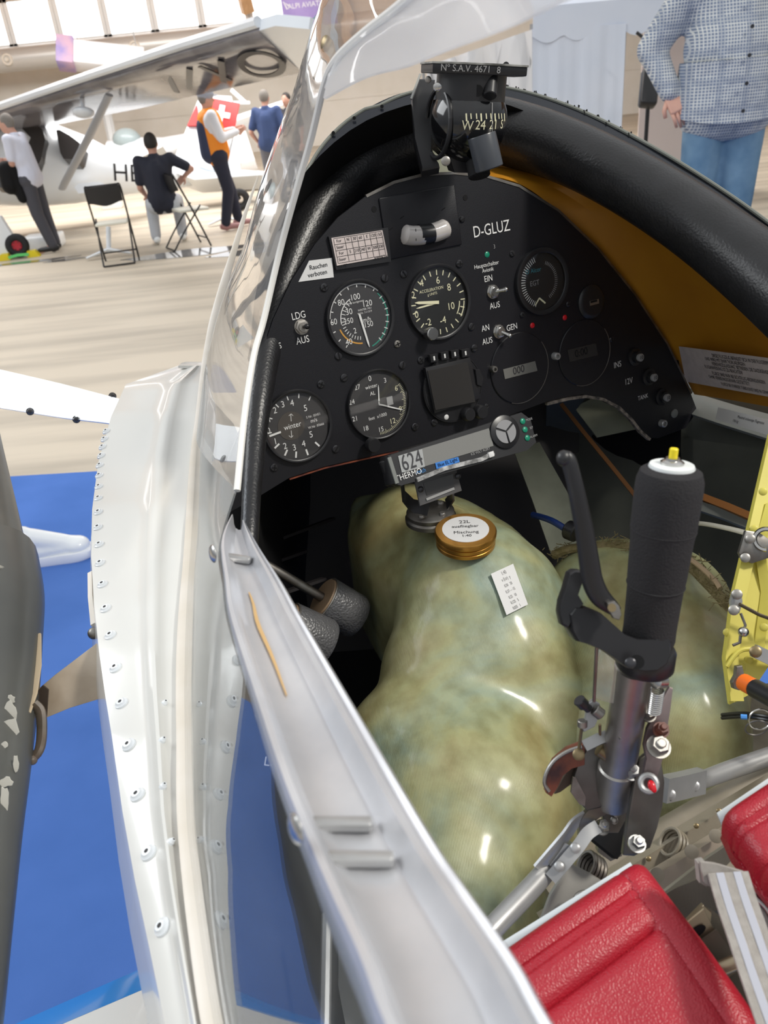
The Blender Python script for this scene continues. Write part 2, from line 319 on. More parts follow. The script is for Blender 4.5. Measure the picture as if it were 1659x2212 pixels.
# puddles
for i, (x, y, rx, ry) in enumerate([(60, 566, .62, .09), (420, 545, .95, .22), (150, 560, .35, .08), (560, 540, .6, .2)]):
    g = G(x, y, .002); f = Fr(g, (1, .12, 0), (0, 1, 0)); m = MB()
    ps = [f.p(rx * math.cos(t) * (1 + .2 * math.sin(3 * t + i)), ry * math.sin(t) * (1 + .25 * math.sin(4 * t + i))) for t in [2 * PI * k / 40 for k in range(40)]]
    m.prism(ps, (0, 0, .002)); tag(m.build('puddle', wet), ['dark flat puddle beside the red-hubbed wheel', 'long shiny puddle under the second folding chair', 'small dark puddle in front of the man with the jacket', 'shiny puddle behind the windscreen edge'][i], 'puddle')
# blue carpet
carpet_m = mat('blue_carpet', (.070, .160, .46), .95, c2=(.085, .185, .52), ns=3, bump=.5, bs=260, spec=.1)
a, b = G(20, 1032), G(205, 1021); d = (b - a).normalized(); p = V((d.y, -d.x, 0))
m = MB(); m.prism([a - d * 1.5, a + d * 6, a + d * 6 + p * 5, a - d * 1.5 + p * 5], (0, 0, .008)); tag(m.build('carpet', carpet_m), 'bright blue carpet on the hall floor under the light aircraft', 'carpet')

# ================================================================== parked high-wing aircraft
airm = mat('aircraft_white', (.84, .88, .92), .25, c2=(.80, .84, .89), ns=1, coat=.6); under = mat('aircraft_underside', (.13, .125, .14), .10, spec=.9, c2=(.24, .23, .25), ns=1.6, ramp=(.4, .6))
def ell(x, yt, yb, d, asp=.8, ax=None, n=20):
    c = C(x, (yt + yb) / 2, d); r = (yb - yt) / 2 * d / FPX; a = ax
    upv = V((0, 0, 1)); side = a.cross(upv).normalized()
    return [c + upv * (r * math.sin(t)) + side * (r * asp * math.cos(t)) for t in [2 * PI * k / n for k in range(n)]]
pl = thing('light_airplane', 'white high-wing light airplane with HB registration parked across the hall', 'airplane', G(200, 470))
ax = (C(560, 378, 14.2) - C(60, 350, 12.2)).normalized()
secs = [(-170, 290, 425, 11.6), (-90, 270, 438, 11.9), (0, 262, 441, 12.1), (70, 266, 441, 12.2), (140, 275, 436, 12.4), (200, 298, 428, 12.6), (250, 325, 420, 12.8), (330, 346, 412, 13.1), (420, 358, 400, 13.6), (500, 366, 394, 13.9), (600, 372, 386, 14.3)]
m = MB(); m.loft([ell(x, a_, b_, d, .8, ax) for x, a_, b_, d in secs]); m.build('fuselage', airm, pl)
# wing
def wq(x, y, d): return C(x, y, d)
LE = [wq(-160, 305, 11.6), wq(0, 243, 10.6), wq(200, 176, 9.4), wq(400, 112, 8.2), wq(560, 66, 7.3)]
TE = [wq(-60, 322, 12.8), wq(100, 275, 11.9), wq(300, 236, 10.6), wq(480, 195, 9.3), wq(655, 158, 8.2)]
rings = []; rng = []
for i in range(len(LE)):
    a, b = LE[i], TE[i]; t = .14 if i < 4 else .12; upv = V((0, 0, 1)); ch = b - a
    prof = [(0, 0), (.03, .5), (.15, .95), (.4, 1), (.75, .55), (1, .05), (.7, -.1), (.3, -.15), (.05, -.3)]
    rings.append([a + ch * u_ + upv * (t * h_) for u_, h_ in prof])
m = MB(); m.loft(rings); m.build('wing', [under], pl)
m = MB(); m.tube([p_ + V((0, 0, .07)) for p_ in LE], [.05] * 5, 8); m.build('leading_edge', airm, pl)
tipb = [LE[-1] + (TE[-1] - LE[-1]) * u_ for u_ in (0, .2, .45, .7, .9, 1)]
tv = (LE[-1] - LE[-2]).normalized()
m = MB(); m.grid([tipb, [p_ + tv * e for p_, e in zip(tipb, (.25, .60, .72, .66, .45, .10))]], .10); m.build('wing_tip', airm, pl)
f = Fr(C(590, 128, 7.78), V(LE[-1]) - V(LE[-2]), TE[-1] - LE[-1]); 
f = Fr(f.o - V((0, 0, .05)), f.x, -f.y); m = MB()
n_ = (LE[3] - LE[4]).cross(TE[4] - LE[4]).normalized(); n_ = n_ if n_.z < 0 else -n_
def wingpt(s, t): # s 0 root-side..1 tip, t chord
    a_ = LE[3].lerp(LE[4], s); b_ = TE[3].lerp(TE[4], s); return a_.lerp(b_, t) + V((0, 0, -.045))
pts = [wingpt(.88 + .22 * math.cos(t) - .15, .52 + .27 * math.sin(t)) for t in [2 * PI * k / 24 for k in range(25)]]
m.rope(pts, .07, .012, n_)
m.rope([wingpt(.35, .25), wingpt(.15, .7)], .07, .012, n_); m.rope([wingpt(.05, .25), wingpt(.25, .7)], .07, .012, n_)
m.rope([wingpt(-.1, .25), wingpt(-.35, .7)], .07, .012, n_); m.rope([wingpt(-.45, .25), wingpt(-.55, .7)], .07, .012, n_); m.rope([wingpt(-.75, .25), wingpt(-.85, .7)], .07, .012, n_)
m.build('registration_letter', K['black'], pl)
m = MB(); m.tube([C(236, 205, 9.7), C(190, 300, 10.2), C(140, 395, 11.2), C(134, 408, 11.3)], [.055, .06, .06, .055], 10, flat=.5); m.build('wing_strut', mat('strut_grey', (.40, .41, .44), .3), pl)
m = MB(); m.sphere(Fr(C(180, 243, 10), CR, CD), .14, .06, .1); m.tube([C(180, 240, 10), C(178, 212, 10)], .03, 6); m.build('pitot_pod', airm, pl)
winb = mat('tinted_window', (.05, .045, .045), .12, spec=.7)
def proj(pts, d0): return [C(x, y, d0) for x, y in pts]
m = MB(); m.prism(proj([(121, 281), (128, 280), (150, 292), (172, 309), (165, 338), (160, 344), (137, 343), (130, 330)], 11.75), CF * .35); m.build('rear_window', winb, pl)
m = MB(); m.prism(proj([(-10, 262), (45, 262), (75, 265), (92, 280), (98, 302), (88, 345), (60, 400), (45, 408), (-10, 404)], 11.72), CF * .2); m.build('door_window', winb, pl)
m = MB(); f = Fr(C(283, 376, 12.36), ax, (0, 0, 1)); m.text('HB-', f, .36); m.build('registration', K['black'], pl)
m = MB(); m.prism(proj([(372, 352), (428, 215), (455, 205), (500, 208), (520, 372)], 13.5), CF * .12); m.build('tail_fin', airm, pl)
m = MB(); m.prism(proj([(404, 271), (425, 225), (430, 271)], 13.44), CF * .05); m.build('fin_band', K['red_ink'], pl)
m = MB(); m.prism(proj([(160, 404), (170, 396), (215, 392), (232, 400), (225, 412), (170, 418)], 11.9), CF * .3); m.build('step', airm, pl)
m = MB(); m.prism(proj([(380, 374), (560, 368), (565, 378), (420, 388)], 13.2), CF * .6 + V((0, 0, .02))); m.build('tailplane', airm, pl)
# its nearest main wheel stands at the picture's left edge
wh = thing('airplane_wheel', 'small black tyre with a red hub and white wheel fairing at the left edge', 'wheel', G(45, 552))
g = G(45, 556); f = Fr(g + V((0, 0, .155)), (1, .15, 0), (0, 0, 1))
m = MB(); m.ring(f, .105, .05, 32, 12); m.build('tyre', K['rubber'], wh)
m = MB(); m.lathe(f, [(.075, -.03), (.075, .02), (.055, .035), (.03, .03)], 24); m.build('hub', mat('red_hub', (.5, .02, .04), .4), wh)
for k in range(6):
    a_ = k * PI / 3; m = MB(); m.lathe(f.at(.05 * math.cos(a_), .05 * math.sin(a_), .03), [(.008, 0), (.008, .012)], 8); m.build('hub_bolt', K['screw'], wh)
m = MB(); m.prism([f.p(-.10, .38, -.1), f.p(-.02, .13, -.1), f.p(.02, -.02, -.1), f.p(-.04, -.14, -.1), f.p(-.4, -.15, -.1), f.p(-.4, .42, -.1)], f.z * .12); m.build('wheel_fairing', airm, wh)
ch = thing('wheel_chock', 'yellow wheel chocks joined by a green strap at the red-hubbed wheel', 'chock', G(45, 560))
for s in (-1, 1):
    c_ = f.at(s * .19, -.115, .06); m = MB(); m.prism([c_.p(-.08, -.04, -.06), c_.p(.08, -.04, -.06), c_.p(.05 - s * .02, .04, -.06), c_.p(-.05 - s * .02, .04, -.06)], c_.z * .12); m.build('chock_block', K['yb'], ch)
m = MB(); m.rope([f.p(-.12, -.12, .14), f.p(0, -.1, .15), f.p(.14, -.11, .13)], .035, .01, f.z); m.build('strap', mat('green_strap', (.15, .7, .2), .6), ch)
# small folded white things on the floor, second aircraft pieces
def foot(name, lab, cat, x, y, sx):
    g = G(x, y); t = thing(name, lab, cat, g); f = Fr(g, (1, .1, 0), (0, 1, 0))
    for q in (-1, 1):
        m = MB(); m.tube([f.p(0, 0, .1), f.p(q * sx, -.05, .03)], [.05, .03], 8, flat=.5); m.build('foot', airm, t)
    m = MB(); m.tube([f.p(0, 0, .06), f.p(.05, .1, .35)], .03, 8); m.build('post', airm, t)
foot('stand_base', 'white splayed stand base behind the empty folding chair', 'stand', 238, 556, .28)
foot('stand_base', 'white splayed stand base behind the man in the orange vest', 'stand', 488, 485, .25)
m = MB(); g = G(100, 535); m.box(Fr(g + V((0, 0, .09)), (1, .1, 0), (0, 1, 0)), .5, .4, .18, .03); tag(m.build('white_case', K['white2']), 'pale blue-white low case on the floor behind the red-hubbed wheel', 'case')
m = MB(); g = G(245, 450); m.box(Fr(g + V((0, 0, .12)), (1, .1, 0), (0, 1, 0)), .35, .3, .24, .02); tag(m.build('white_box', K['white2']), 'small white box on the floor under the parked airplane', 'box')
# second white aircraft far behind (canopy bubble and wing)
a2 = thing('distant_airplane', 'distant white low airplane with a clear canopy behind the seated man', 'airplane', G(300, 345))
m = MB(); m.tube([C(235, 322, 20), C(290, 330, 20), C(360, 322, 20), C(420, 300, 20), C(470, 290, 20)], [.25, .45, .35, .2, .1], 16, flat=.8); m.build('fuselage', airm, a2)
m = MB(); m.sphere(Fr(C(275, 303, 19.8), CR, -CD), .36, .28, .3); m.build('bubble_hood', mat('canopy_tint', (.38, .46, .48), .15), a2)
m = MB(); m.prism(proj([(270, 338), (340, 312), (352, 316), (300, 342)], 19.2), CF * .5); m.build('wing', airm, a2)
for q in (270, 340): m = MB(); p_ = C(q, 330, 19.7); m.tube([p_, V((p_.x, p_.y, 0))], .04, 8); m.build('undercarriage_leg', K['alu'], a2)
a3 = thing('tail_wing', 'long white wing behind the men in the orange vest and navy shirt', 'wing', G(560, 370))
m = MB(); m.prism(proj([(495, 254), (640, 207), (642, 216), (500, 264)], 15), CF * .5); m.build('wing_panel', airm, a3)
m = MB(); m.tube([C(500, 195, 15), C(530, 222, 15)], .04, 6); m.tube([C(500, 222, 15), C(540, 222, 15)], .03, 6); m.build('brace', airm, a3)
m = MB(); m.prism(proj([(495, 380), (640, 362), (642, 372), (500, 391)], 15), CF * .5); m.build('lower_panel', airm, a3)
m = MB(); m.prism(proj([(495, 285), (530, 282), (545, 330), (550, 345), (500, 356)], 15.2), CF * .4); m.build('body_panel', mat('printed_white', (.82, .8, .78), .4, c2=(.7, .3, .25), ns=3, ramp=(.6, .75)), a3)
dolly = thing('trolley_wheel', 'dark small wheel on the floor behind the man in the orange vest', 'wheel', G(520, 455)); f = Fr(G(522, 455) + V((0, 0, .17)), (1, .1, 0), (0, 0, 1)); m = MB(); m.ring(f, .11, .055, 24, 8); m.build('tyre', K['rubber'], dolly)
m = MB(); m.tube([f.p(0, 0, 0), f.p(-.14, .2, 0), f.p(-.2, .32, 0)], .04, 8); m.build('fork', K['screw'], dolly)
# Swiss flag board
fl = thing('flag_board', 'red board with a white cross behind the man in the orange vest', 'flag', G(480, 440)); f = Fr(C(482, 248, 13.0), CR * .98 + CD * .19, -CD + CR * .19)
m = MB(); m.box(f, .46, .46, .03, .005); m.build('red_board', mat('flag_red', (.80, .03, .03), .5), fl)
m = MB(); m.box(f.at(-.03, -.01, -.02), .30, .09, .02); m.box(f.at(-.03, -.01, -.021), .09, .30, .02); m.box(f.at(-.03, -.01, .02), .30, .09, .02); m.box(f.at(-.03, -.01, .021), .09, .30, .02); m.build('white_cross', K['white2'], fl)
m = MB(); m.tube([f.p(.22, -.3), f.p(.2, -1.2)], .02, 6); m.build('pole', K['alu'], fl)
# column behind the strut
m = MB(); pb = C(250, 335, 23); m.tube([C(215, 170, 22), pb, V((pb.x + .3, pb.y, 0))], .14, 8); tag(m.build('white_post', K['white2']), 'white slanting post between the wing strut and the distant airplane', 'post')

# ================================================================== folding chairs
def folding_chair():
    t = thing('folding_chair', '', 'chair')
    w2 = .20
    for s in (-1, 1):
        m = MB(); m.tube(spline([(s * w2, .20, .0), (s * w2, .06, .42), (s * w2, -.10, .84), (s * (w2 - .03), -.11, .88)], 4), .0115, 8); m.build('frame_leg', K['black'], t)
        m = MB(); m.tube(spline([(s * (w2 - .02), -.27, .015), (s * (w2 - .015), -.12, .2), (s * (w2 - .01), .16, .50)], 4), .0105, 8); m.build('rear_leg', K['black'], t)
    m = MB(); m.tube([(-w2 + .03, -.11, .88), (w2 - .03, -.11, .88)], .0115, 8); m.tube([(-w2 + .02, -.27, .015), (w2 - .02, -.27, .015)], .0105, 8); m.tube([(-w2, .17, .10), (w2, .17, .10)], .009, 8); m.build('cross_bar', K['black'], t)
    m = MB(); rows = []
    for i in range(9):
        x = -w2 + .01 + i * (2 * w2 - .02) / 8; bow = -.03 * math.cos((i - 4) / 4 * PI / 2); lo = .68 - .02 * math.cos((i - 4) / 4 * PI); rows.append([V((x, -.075 + bow, lo)), V((x, -.10 + bow, .78)), V((x, -.115 + bow, .87 + .012 * math.cos((i - 4) / 4 * PI / 2)))])
    m.grid(rows, .012); m.build('backrest', K['blackg'], t)
    m = MB(); m.box(Fr(V((0, .08, .45)), (1, 0, 0), (0, 1, -.04)), .37, .38, .035, .016); m.build('seat', mat('cream_seat', (.80, .78, .68), .5), t)
    return t
fc = folding_chair(); fc.location = G(243, 568); fc.location.z = 0; fc.rotation_euler = (0, 0, math.radians(10)); fc['label'] = 'empty folding chair with black frame and pale seat beside the seated man'
fc.location = G(262, 566)
def copy_tree(o, parent=None):
    c = o.copy(); col.objects.link(c)
    if parent is not None: c.parent = parent; c.matrix_parent_inverse = o.matrix_parent_inverse.copy()
    for ch_ in list(o.children): copy_tree(ch_, c)
    return c
kids = [c_ for c_ in bpy.data.objects if c_.parent == fc]
fc2 = fc.copy(); col.objects.link(fc2)
for c_ in kids: d_ = c_.copy(); col.objects.link(d_); d_.parent = fc2
fc2.location = G(413, 533); fc2.rotation_euler = (0, 0, math.radians(-62)); fc2['label'] = 'black folding chair carrying the man in the dark T-shirt, seen side on'
for c_ in (fc, fc2): c_['group'] = 'black folding chairs'

# ================================================================== tent on the right
tent = thing('market_tent', 'white pavilion tent with scalloped valance behind the plaid-shirted person', 'tent', G(1250, 700))
tm = mat('tent_fabric', (.74, .79, .90), .6, c2=(.70, .76, .88), ns=2, bump=.5, bs=4); clearm = mat('crumpled_film', (.78, .78, .80), .18, bump=1, bs=22)
tx0, tx1 = C(1150, 75, 8.5), C(1352, 62, 8.5)
def down(p_, z): return V((p_.x, p_.y, z))
m = MB(); rows = []
for i in range(25):
    q = i / 24; p_ = tx0.lerp(tx1, q); o_ = V((0, .012 * math.sin(q * 17) + .008 * math.sin(q * 41), 0)); rows.append([p_ + V((0, 0, .05)), down(p_, 1.6) + o_, down(p_, .8) + o_ * 1.3, down(p_, .02) + o_ * 1.6])
m.grid(rows, .006); m.build('front_wall', tm, tent)
tx2 = tx1 + V((1.9, .1, 0))
m = MB(); m.prism([down(tx1, .02) + V((.5, .9, 0)), tx1 + V((.5, .9, .1)), tx2 + V((0, .9, .1)), down(tx2, .02) + V((0, .9, 0))], (0, .02, 0)); m.build('rear_wall', mat('beige_wall_cloth', (.62, .54, .52), .7), tent)
m = MB(); rows = []
for i in range(61):
    q = i / 60; p_ = tx0.lerp(tx2, q * 1.0) + V((0, -.03, 0)); rows.append([p_ + V((0, .5, .55)), p_ + V((0, 0, .25)), p_ + V((0, 0, .10)), p_ + V((0, 0, -.02 - .07 * abs(math.sin(q * PI * 9))))])
m.grid(rows, .006); m.build('valance', tm, tent)
tl = tx0 + V((-1.1, .9, -.15)); m = MB(); rows = []
for i in range(17):
    q = i / 16; p_ = tx0.lerp(tl, q); o_ = V((.05 * math.sin(q * 20), .06 * math.sin(q * 31), 0)); rows.append([p_ + V((0, 0, .05 - .1 * q)), down(p_, 1.7) + o_, down(p_, 1) - o_, down(p_, .02)])
m.grid(rows, .004); m.build('side_film', clearm, tent)
for p_ in (tx0, tx1, tx2, tl):
    m = MB(); m.tube([down(p_, .005) + V((0, .04, 0)), p_ + V((0, .04, .1))], .02, 8); m.build('tent_pole', K['alu'], tent)
bgk = thing('black_bag', 'black object hanging at the tent corner beside the plaid shirt cuff', 'bag', C(1402, 190, 7.2)); m = MB(); pb = C(1402, 190, 7.7); m.tube([pb, V((pb.x, pb.y, .02))], .02, 8); m.build('stand_pole', K['black'], bgk); m = MB(); m.box(Fr(C(1402, 190, 7.6), CR + CD * .1, -CD), .16, .36, .12, .03); m.build('bag_body', K['black'], bgk)
m = MB(); m.tube([C(1375, 70, 7.6), C(1400, 90, 7.6), C(1402, 150, 7.6)], .015, 6); m.build('strap', K['black'], bgk)
# ================================================================== the light aircraft with the open cockpit: shell
def cvl(c): return CR * c[0] + CD * c[1] + CF * c[2]
U_, V_ = cvl((.87, -.305, .39)), cvl((.166, .92, .35))
PN = Fr(C(777, 687, .90), U_, -V_)                        # panel frame: x right, y up, z to the pilot
def hit(fr, x, y, c=0.0):
    r = ray(x, y); o = fr.o + fr.z * c; return CO + r * ((o - CO).dot(fr.z) / r.dot(fr.z))
def PW(x, y, c=0.0): return hit(PN, x, y, c)
def PF(x, y, c=0.0, ang=0): return PN.moved(PW(x, y, c)).rot(ang)
def pr(x, y, rpx): return (PW(x + rpx, y) - PW(x - rpx, y)).length / 2 * .99
def PT(m, s, x, y, h, c=.0006, ang=0, sx=.92):
    f = PF(x, y, c, ang); size = h * (f.o - CO).dot(CF) / FPX / .66; m.text(s, f, size, sx)
def slab(m, pts, vec, k=.93):
    P = [V(p) for p in pts]; c = sum(P, V()) / len(P); v = V(vec)
    m.loft([[c + (p - c) * k + v * a for p in P] if k_ else [p + v * a for p in P] for a, k_ in ((0, 1), (.12, 0), (.88, 0), (1, 1))])
def cam_fr(x, y, d, ang=0, tx=0, ty=0):                    # frame turned to where the viewer stands, then tilted
    z = (CO - C(x, y, d)).normalized(); f = Fr(C(x, y, d), CR, CR.cross(z) * -1, z); f = Fr(f.o, f.x, z.cross(f.x), z).rot(ang)
    q = Quaternion(f.x, tx) @ Quaternion(f.y, ty); return Fr(f.o, q @ f.x, q @ f.y, q @ f.z)
def hexbolt(m, f, r, h=.004):
    m.lathe(f, [(r * 1.25, 0), (r * 1.25, h * .25)], 20); m.lathe(f.at(0, 0, h * .25), [(r, 0), (r, h * .7), (r * .85, h)], 6); m.lathe(f.at(0, 0, h), [(r * .5, 0), (r * .5, h * .5), (r * .4, h * .6)], 12)
def dome(m, f, r): m.lathe(f, [(r, 0), (r * .98, r * .12), (r * .8, r * .26), (r * .45, r * .36), (.0001, r * .4)], 14)

sh = thing('light_aircraft', 'white riveted light aircraft with open single-seat cockpit and blue wing stripe', 'aircraft', C(600, 1700, 1.1))
ys = [790, 830, 900, 1000, 1100, 1200, 1300, 1400, 1500, 1600, 1750, 1900, 2050, 2212, 2400]
dep = {790: 1.22, 830: 1.16, 900: 1.08, 1000: 1.0, 1100: .90, 1200: .82, 1300: .75, 1400: .69, 1500: .64, 1600: .59, 1750: .53, 1900: .48, 2050: .44, 2212: .40, 2400: .36}
xL = [385, 272, 240, 212, 199, 197, 203, 213, 227, 243, 264, 291, 323, 356, 400]
xJ = [446, 444, 434, 424, 419, 413, 405, 400, 399, 401, 403, 416, 435, 460, 492]
def interp(xs, ys_, x):
    for i in range(len(xs) - 1):
        if x <= xs[i + 1] or i == len(xs) - 2:
            t = (x - xs[i]) / (xs[i + 1] - xs[i]); return ys_[i] + (ys_[i + 1] - ys_[i]) * t
def strip_pt(y, s, lift=0):
    l, j, d = interp(ys, xL, y), interp(ys, xJ, y), interp(ys, [dep[q] for q in ys], y)
    prof = .022 * (1 - s) ** 2 - .010 * math.exp(-((s - .62) / .10) ** 2)      # ridge along the strip, outer side falls away
    return C(l + (j - l) * s, y, d + prof * (d / .6) - lift)
yy = []
for a, b in zip(ys, ys[1:]): yy += [a + (b - a) * k / 5 for k in range(5)]
yy.append(ys[-1])
m = MB(); m.grid([[strip_pt(y, s / 20) for s in range(21)] for y in yy], -.006); m.build('sill_skin', K['white'], sh)
m = MB(); rows = []
for y in yy:
    p = strip_pt(y, 0); rows.append([p, p + V((-.015, 0, -.05)), p + V((.01, 0, -.16)), p + V((.08, 0, -.32)), p + V((.2, 0, -.42))])
m.grid(rows, .003); m.build('side_skin', K['white'], sh)
# nose in front of the strip
m = MB(); rows = []
for k in range(9):
    q = k / 8; rows.append([C(385 + 61 * s / 8, 790, 1.22) * 1 + V((0, q * .22, -.02 * q - .10 * q * q)) for s in range(9)])
m.grid(rows, .004); m.build('nose_skin', K['white'], sh)
m = MB(); path = spline([C(x + 2, y, d - .006) for x, y, d in [(500, 2400, .355), (456, 2212, .40), (431, 2050, .44), (412, 1900, .48), (399, 1750, .53), (397, 1600, .59), (395, 1500, .64), (396, 1400, .69), (401, 1300, .75), (409, 1200, .82), (420, 1000, 1.0), (432, 900, 1.08), (443, 800, 1.15), (458, 710, 1.2), (480, 620, 1.22), (504, 540, 1.22), (528, 460, 1.22), (556, 380, 1.22)]], 5)
m.tube(path, [(.0052 + .0036 * (i / len(path))) * min(1, (len(path) - i) / 22 + .08) for i in range(len(path))], 10, flat=.6); m.build('sill_rail', K['beige'], sh)
# screws along the strip: outer row, then the pale inner marks
hole = K['dark']
def screw_at(y, s, r, name='screw', mt=None):
    p = strip_pt(y, s); a = strip_pt(y + 8, s) - strip_pt(y - 8, s); b = strip_pt(y, min(s + .05, 1)) - strip_pt(y, max(s - .05, 0)); n = a.cross(b).normalized()
    if n.dot(CO - p) < 0: n = -n
    f = along(p + n * .0004, n); mm = MB(); mm.lathe(f, [(r * 1.5, -.001), (r * 1.35, .0010), (r, .0016), (r * .8, .0028), (r * .35, .0028), (r * .3, .0015)], 16); o = mm.build(name, mt or K['white2'], sh)
    mm = MB(); mm.lathe(f, [(r * .38, .0016), (r * .38, .0030)], 12); mm.build('screw_socket', hole, o)
outer = [(2003, 352), (1843, 322), (1718, 298), (1610, 279), (1520, 263), (1443, 250), (1373, 239), (1315, 229), (1263, 222), (1217, 217), (1177, 215), (1140, 212), (1107, 213), (1077, 213), (1052, 214), (1028, 215), (1006, 216), (985, 219), (966, 222), (949, 226), (932, 230)]
for y, x in outer:
    l, j = interp(ys, xL, y), interp(ys, xJ, y); screw_at(y, (x - l) / (j - l), .0040)
for y, x in [(1700, 352), (1820, 368), (1600, 350), (1520, 355)]:
    l, j = interp(ys, xL, y), interp(ys, xJ, y); screw_at(y, (x - l) / (j - l), .0018)
# wing with its blue leading edge, low on the left
wl = [C(520, 2010, .74), C(335, 2088, .70), C(42, 2216, .74), C(-300, 2370, .80)]
m = MB(); m2 = MB(); rows = []; r2 = []
cd_ = (C(300, 2300, .62) - C(335, 2088, .70)).normalized()
for p in spline(wl, 5):
    rows.append([p + V((0, 0, -.03)), p + V((0, 0, -.010)), p, p + cd_ * .012 + V((0, 0, .005)), p + cd_ * .03 + V((0, 0, .010))]); e = p + cd_ * .03 + V((0, 0, .010)); r2.append([e, e + cd_ * .10 + V((0, 0, .015)), e + cd_ * .25 + V((0, 0, .02)), e + cd_ * .5])
m.grid(rows, .003); m.build('leading_edge', K['blue'], sh); m2.grid(r2, .003); m2.build('wing_skin', K['white'], sh)
for x, y in ((188, 2175), (318, 2113)):
    mm = MB(); dome(mm, cam_fr(x, y, .715), .005); mm.build('screw', K['blue'], sh)
# inner walls of the cockpit
m = MB(); rows = []
for x, y, d in [(446, 850, 1.14), (436, 1000, 1.01), (424, 1200, .84), (415, 1400, .71), (415, 1600, .61), (425, 1800, .53), (450, 2050, .46), (480, 2300, .40)]:
    p = C(x, y, d); rows.append([p, p + V((.03, 0, -.05)), p + V((.05, .02, -.16)), p + V((.07, .02, -.36)), p + V((.12, 0, -.46))])
m.grid([spline(r, 4) for r in zip(*rows)], .003); m.build('left_wall', mat('dark_grey_wall', (.05, .052, .055), .5, c2=(.035, .036, .04), ns=10), sh)
m = MB(); m.grid([[C(520, 1000, 1.25), C(900, 900, 1.35), C(1250, 850, 1.35)], [C(430, 1500, 1.2), C(900, 1400, 1.35), C(1250, 1300, 1.3)], [C(560, 2000, .98), C(900, 2000, 1.1), C(1250, 1900, 1.15)], [C(600, 2600, .72), C(900, 2500, .8), C(1300, 2400, .85)]], .004); m.build('bulkhead', K['dark'], sh)
for a, b in (((560, 1180, 1.12), (720, 1120, 1.2)), ((560, 1225, 1.1), (660, 1190, 1.16)), ((555, 1300, 1.05), (700, 1250, 1.12))):
    m = MB(); m.rope([C(*a), C(*b)], .012, .004, cv(0, 1, 0)); m.build('wall_strip', K['dark'], sh)
m = MB(); m.tube([C(706, 1975, .52), C(700, 2300, .46)], .0036, 8); m.build('pale_tube', K['alu'], sh)
f = cam_fr(572, 1645, .58, -.12); m = MB(); m.text('Li Leer', f.at(.012, 0, .0), .009); m.build('lettering', K['white_ink'], sh)
# nose shell closing the foot well in front of and round the panel
np_ = [(-.165, -.62), (-.185, -.30), (-.150, -.10), (-.125, .02), (-.085, .10), (-.03, .160), (.05, .200), (.15, .212), (.24, .196), (.33, .150), (.40, .075), (.455, -.03), (.49, -.14), (.49, -.30), (.44, -.62)]
NF = cvl((-.30, -.22, .93)).normalized(); rings = []
for k, (fw, scl) in enumerate(((.004, 1.0), (.10, .93), (.22, .78), (.34, .55), (.42, .30))):
    rings.append([PN.p(.15 + (a - .15) * scl, -.25 + (b - -.25) * scl, 0) + NF * fw for a, b in spline([(a, b, 0) for a, b in np_], 4, True) for a, b in [(a, b)]] if False else [PN.p(.15 + (q.x - .15) * scl, -.25 + (q.y + .25) * scl, 0) + NF * fw for q in spline([(a, b, 0) for a, b in np_], 4, True)])
m = MB(); m.loft(rings, False); n_ = len(rings[0]); k0 = len(m.v) - n_; m.f.append(tuple(k0 + j for j in range(n_))); m.m.append(0); m.build('nose_shell', K['blackm'], sh)
# ochre side between panel and coaming, on the right
L1 = [(985, 372), (1110, 392), (1200, 452), (1290, 538), (1370, 640), (1440, 745), (1500, 852)]
R1 = [(1050, 330, .99), (1200, 362, .97), (1330, 412, .95), (1450, 478, .93), (1560, 545, .90), (1680, 630, .87), (1790, 905, .82)]
m = MB(); rows = []
for (a, b) in zip([PW(x, y, -.01) for x, y in L1], [C(*q) for q in R1]):
    bul = V((.02, .02, -.01)); rows.append([a, a.lerp(b, .33) + bul, a.lerp(b, .66) + bul, b])
m.grid([spline(r, 5) for r in zip(*rows)], .003); lining = m.build('side_lining', K['ochre'], sh)
# olive wall below it
m = MB(); m.grid([[PW(1180, 840, -.16), PW(1330, 845, -.13), C(1495, 840, 1.26), C(1800, 905, 1.0)], [C(1180, 930, 1.36), C(1330, 950, 1.32), C(1500, 950, 1.24), C(1800, 990, 1.0)], [C(1190, 1080, 1.34), C(1350, 1100, 1.28), C(1500, 1120, 1.2), C(1800, 1160, 1.0)], [C(1200, 1300, 1.3), C(1350, 1300, 1.22), C(1560, 1350, 1.12), C(1800, 1360, 1.0)]], .003); m.build('right_wall', K['olive'], sh)
m = MB(); m.rope([C(1480, 868, 1.22), C(1570, 897, 1.14), C(1700, 935, 1.04), C(1780, 955, .99)], .036, .006, cv(0, 0, 1)); m.build('ledge', K['greyw'], sh)
m = MB(); m.prism([C(1108, 968, 1.20), C(1165, 955, 1.20), C(1238, 1085, 1.15), C(1262, 1190, 1.10), C(1190, 1195, 1.12), C(1150, 1080, 1.16)], CF * .004); m.build('gusset_plate', K['pale'], sh)
m = MB(); m.prism([C(1240, 880, 1.28), C(1300, 850, 1.26), C(1360, 895, 1.24), C(1385, 925, 1.22), C(1290, 945, 1.26)], CF * .004); m.build('gusset_plate', K['pale'], sh)
m = MB(); m.rope([C(1212, 872, 1.22), C(1262, 935, 1.2), C(1325, 1012, 1.16), C(1378, 1078, 1.12)], .006, .002, cv(0, 0, 1)); m.build('edge_trim', K['brownc'], sh)
m = MB(); m.rope([C(1480, 1060, 1.12), C(1570, 1095, 1.04), C(1640, 1125, .98)], .010, .006, cv(0, 0, 1)); m.build('brown_stringer', K['brownc'], sh)
m = MB(); m.rope([C(1470, 1080, 1.115), C(1570, 1114, 1.035), C(1640, 1143, .975)], .013, .006, cv(0, 0, 1)); m.build('grey_stringer', K['greyw'], sh)
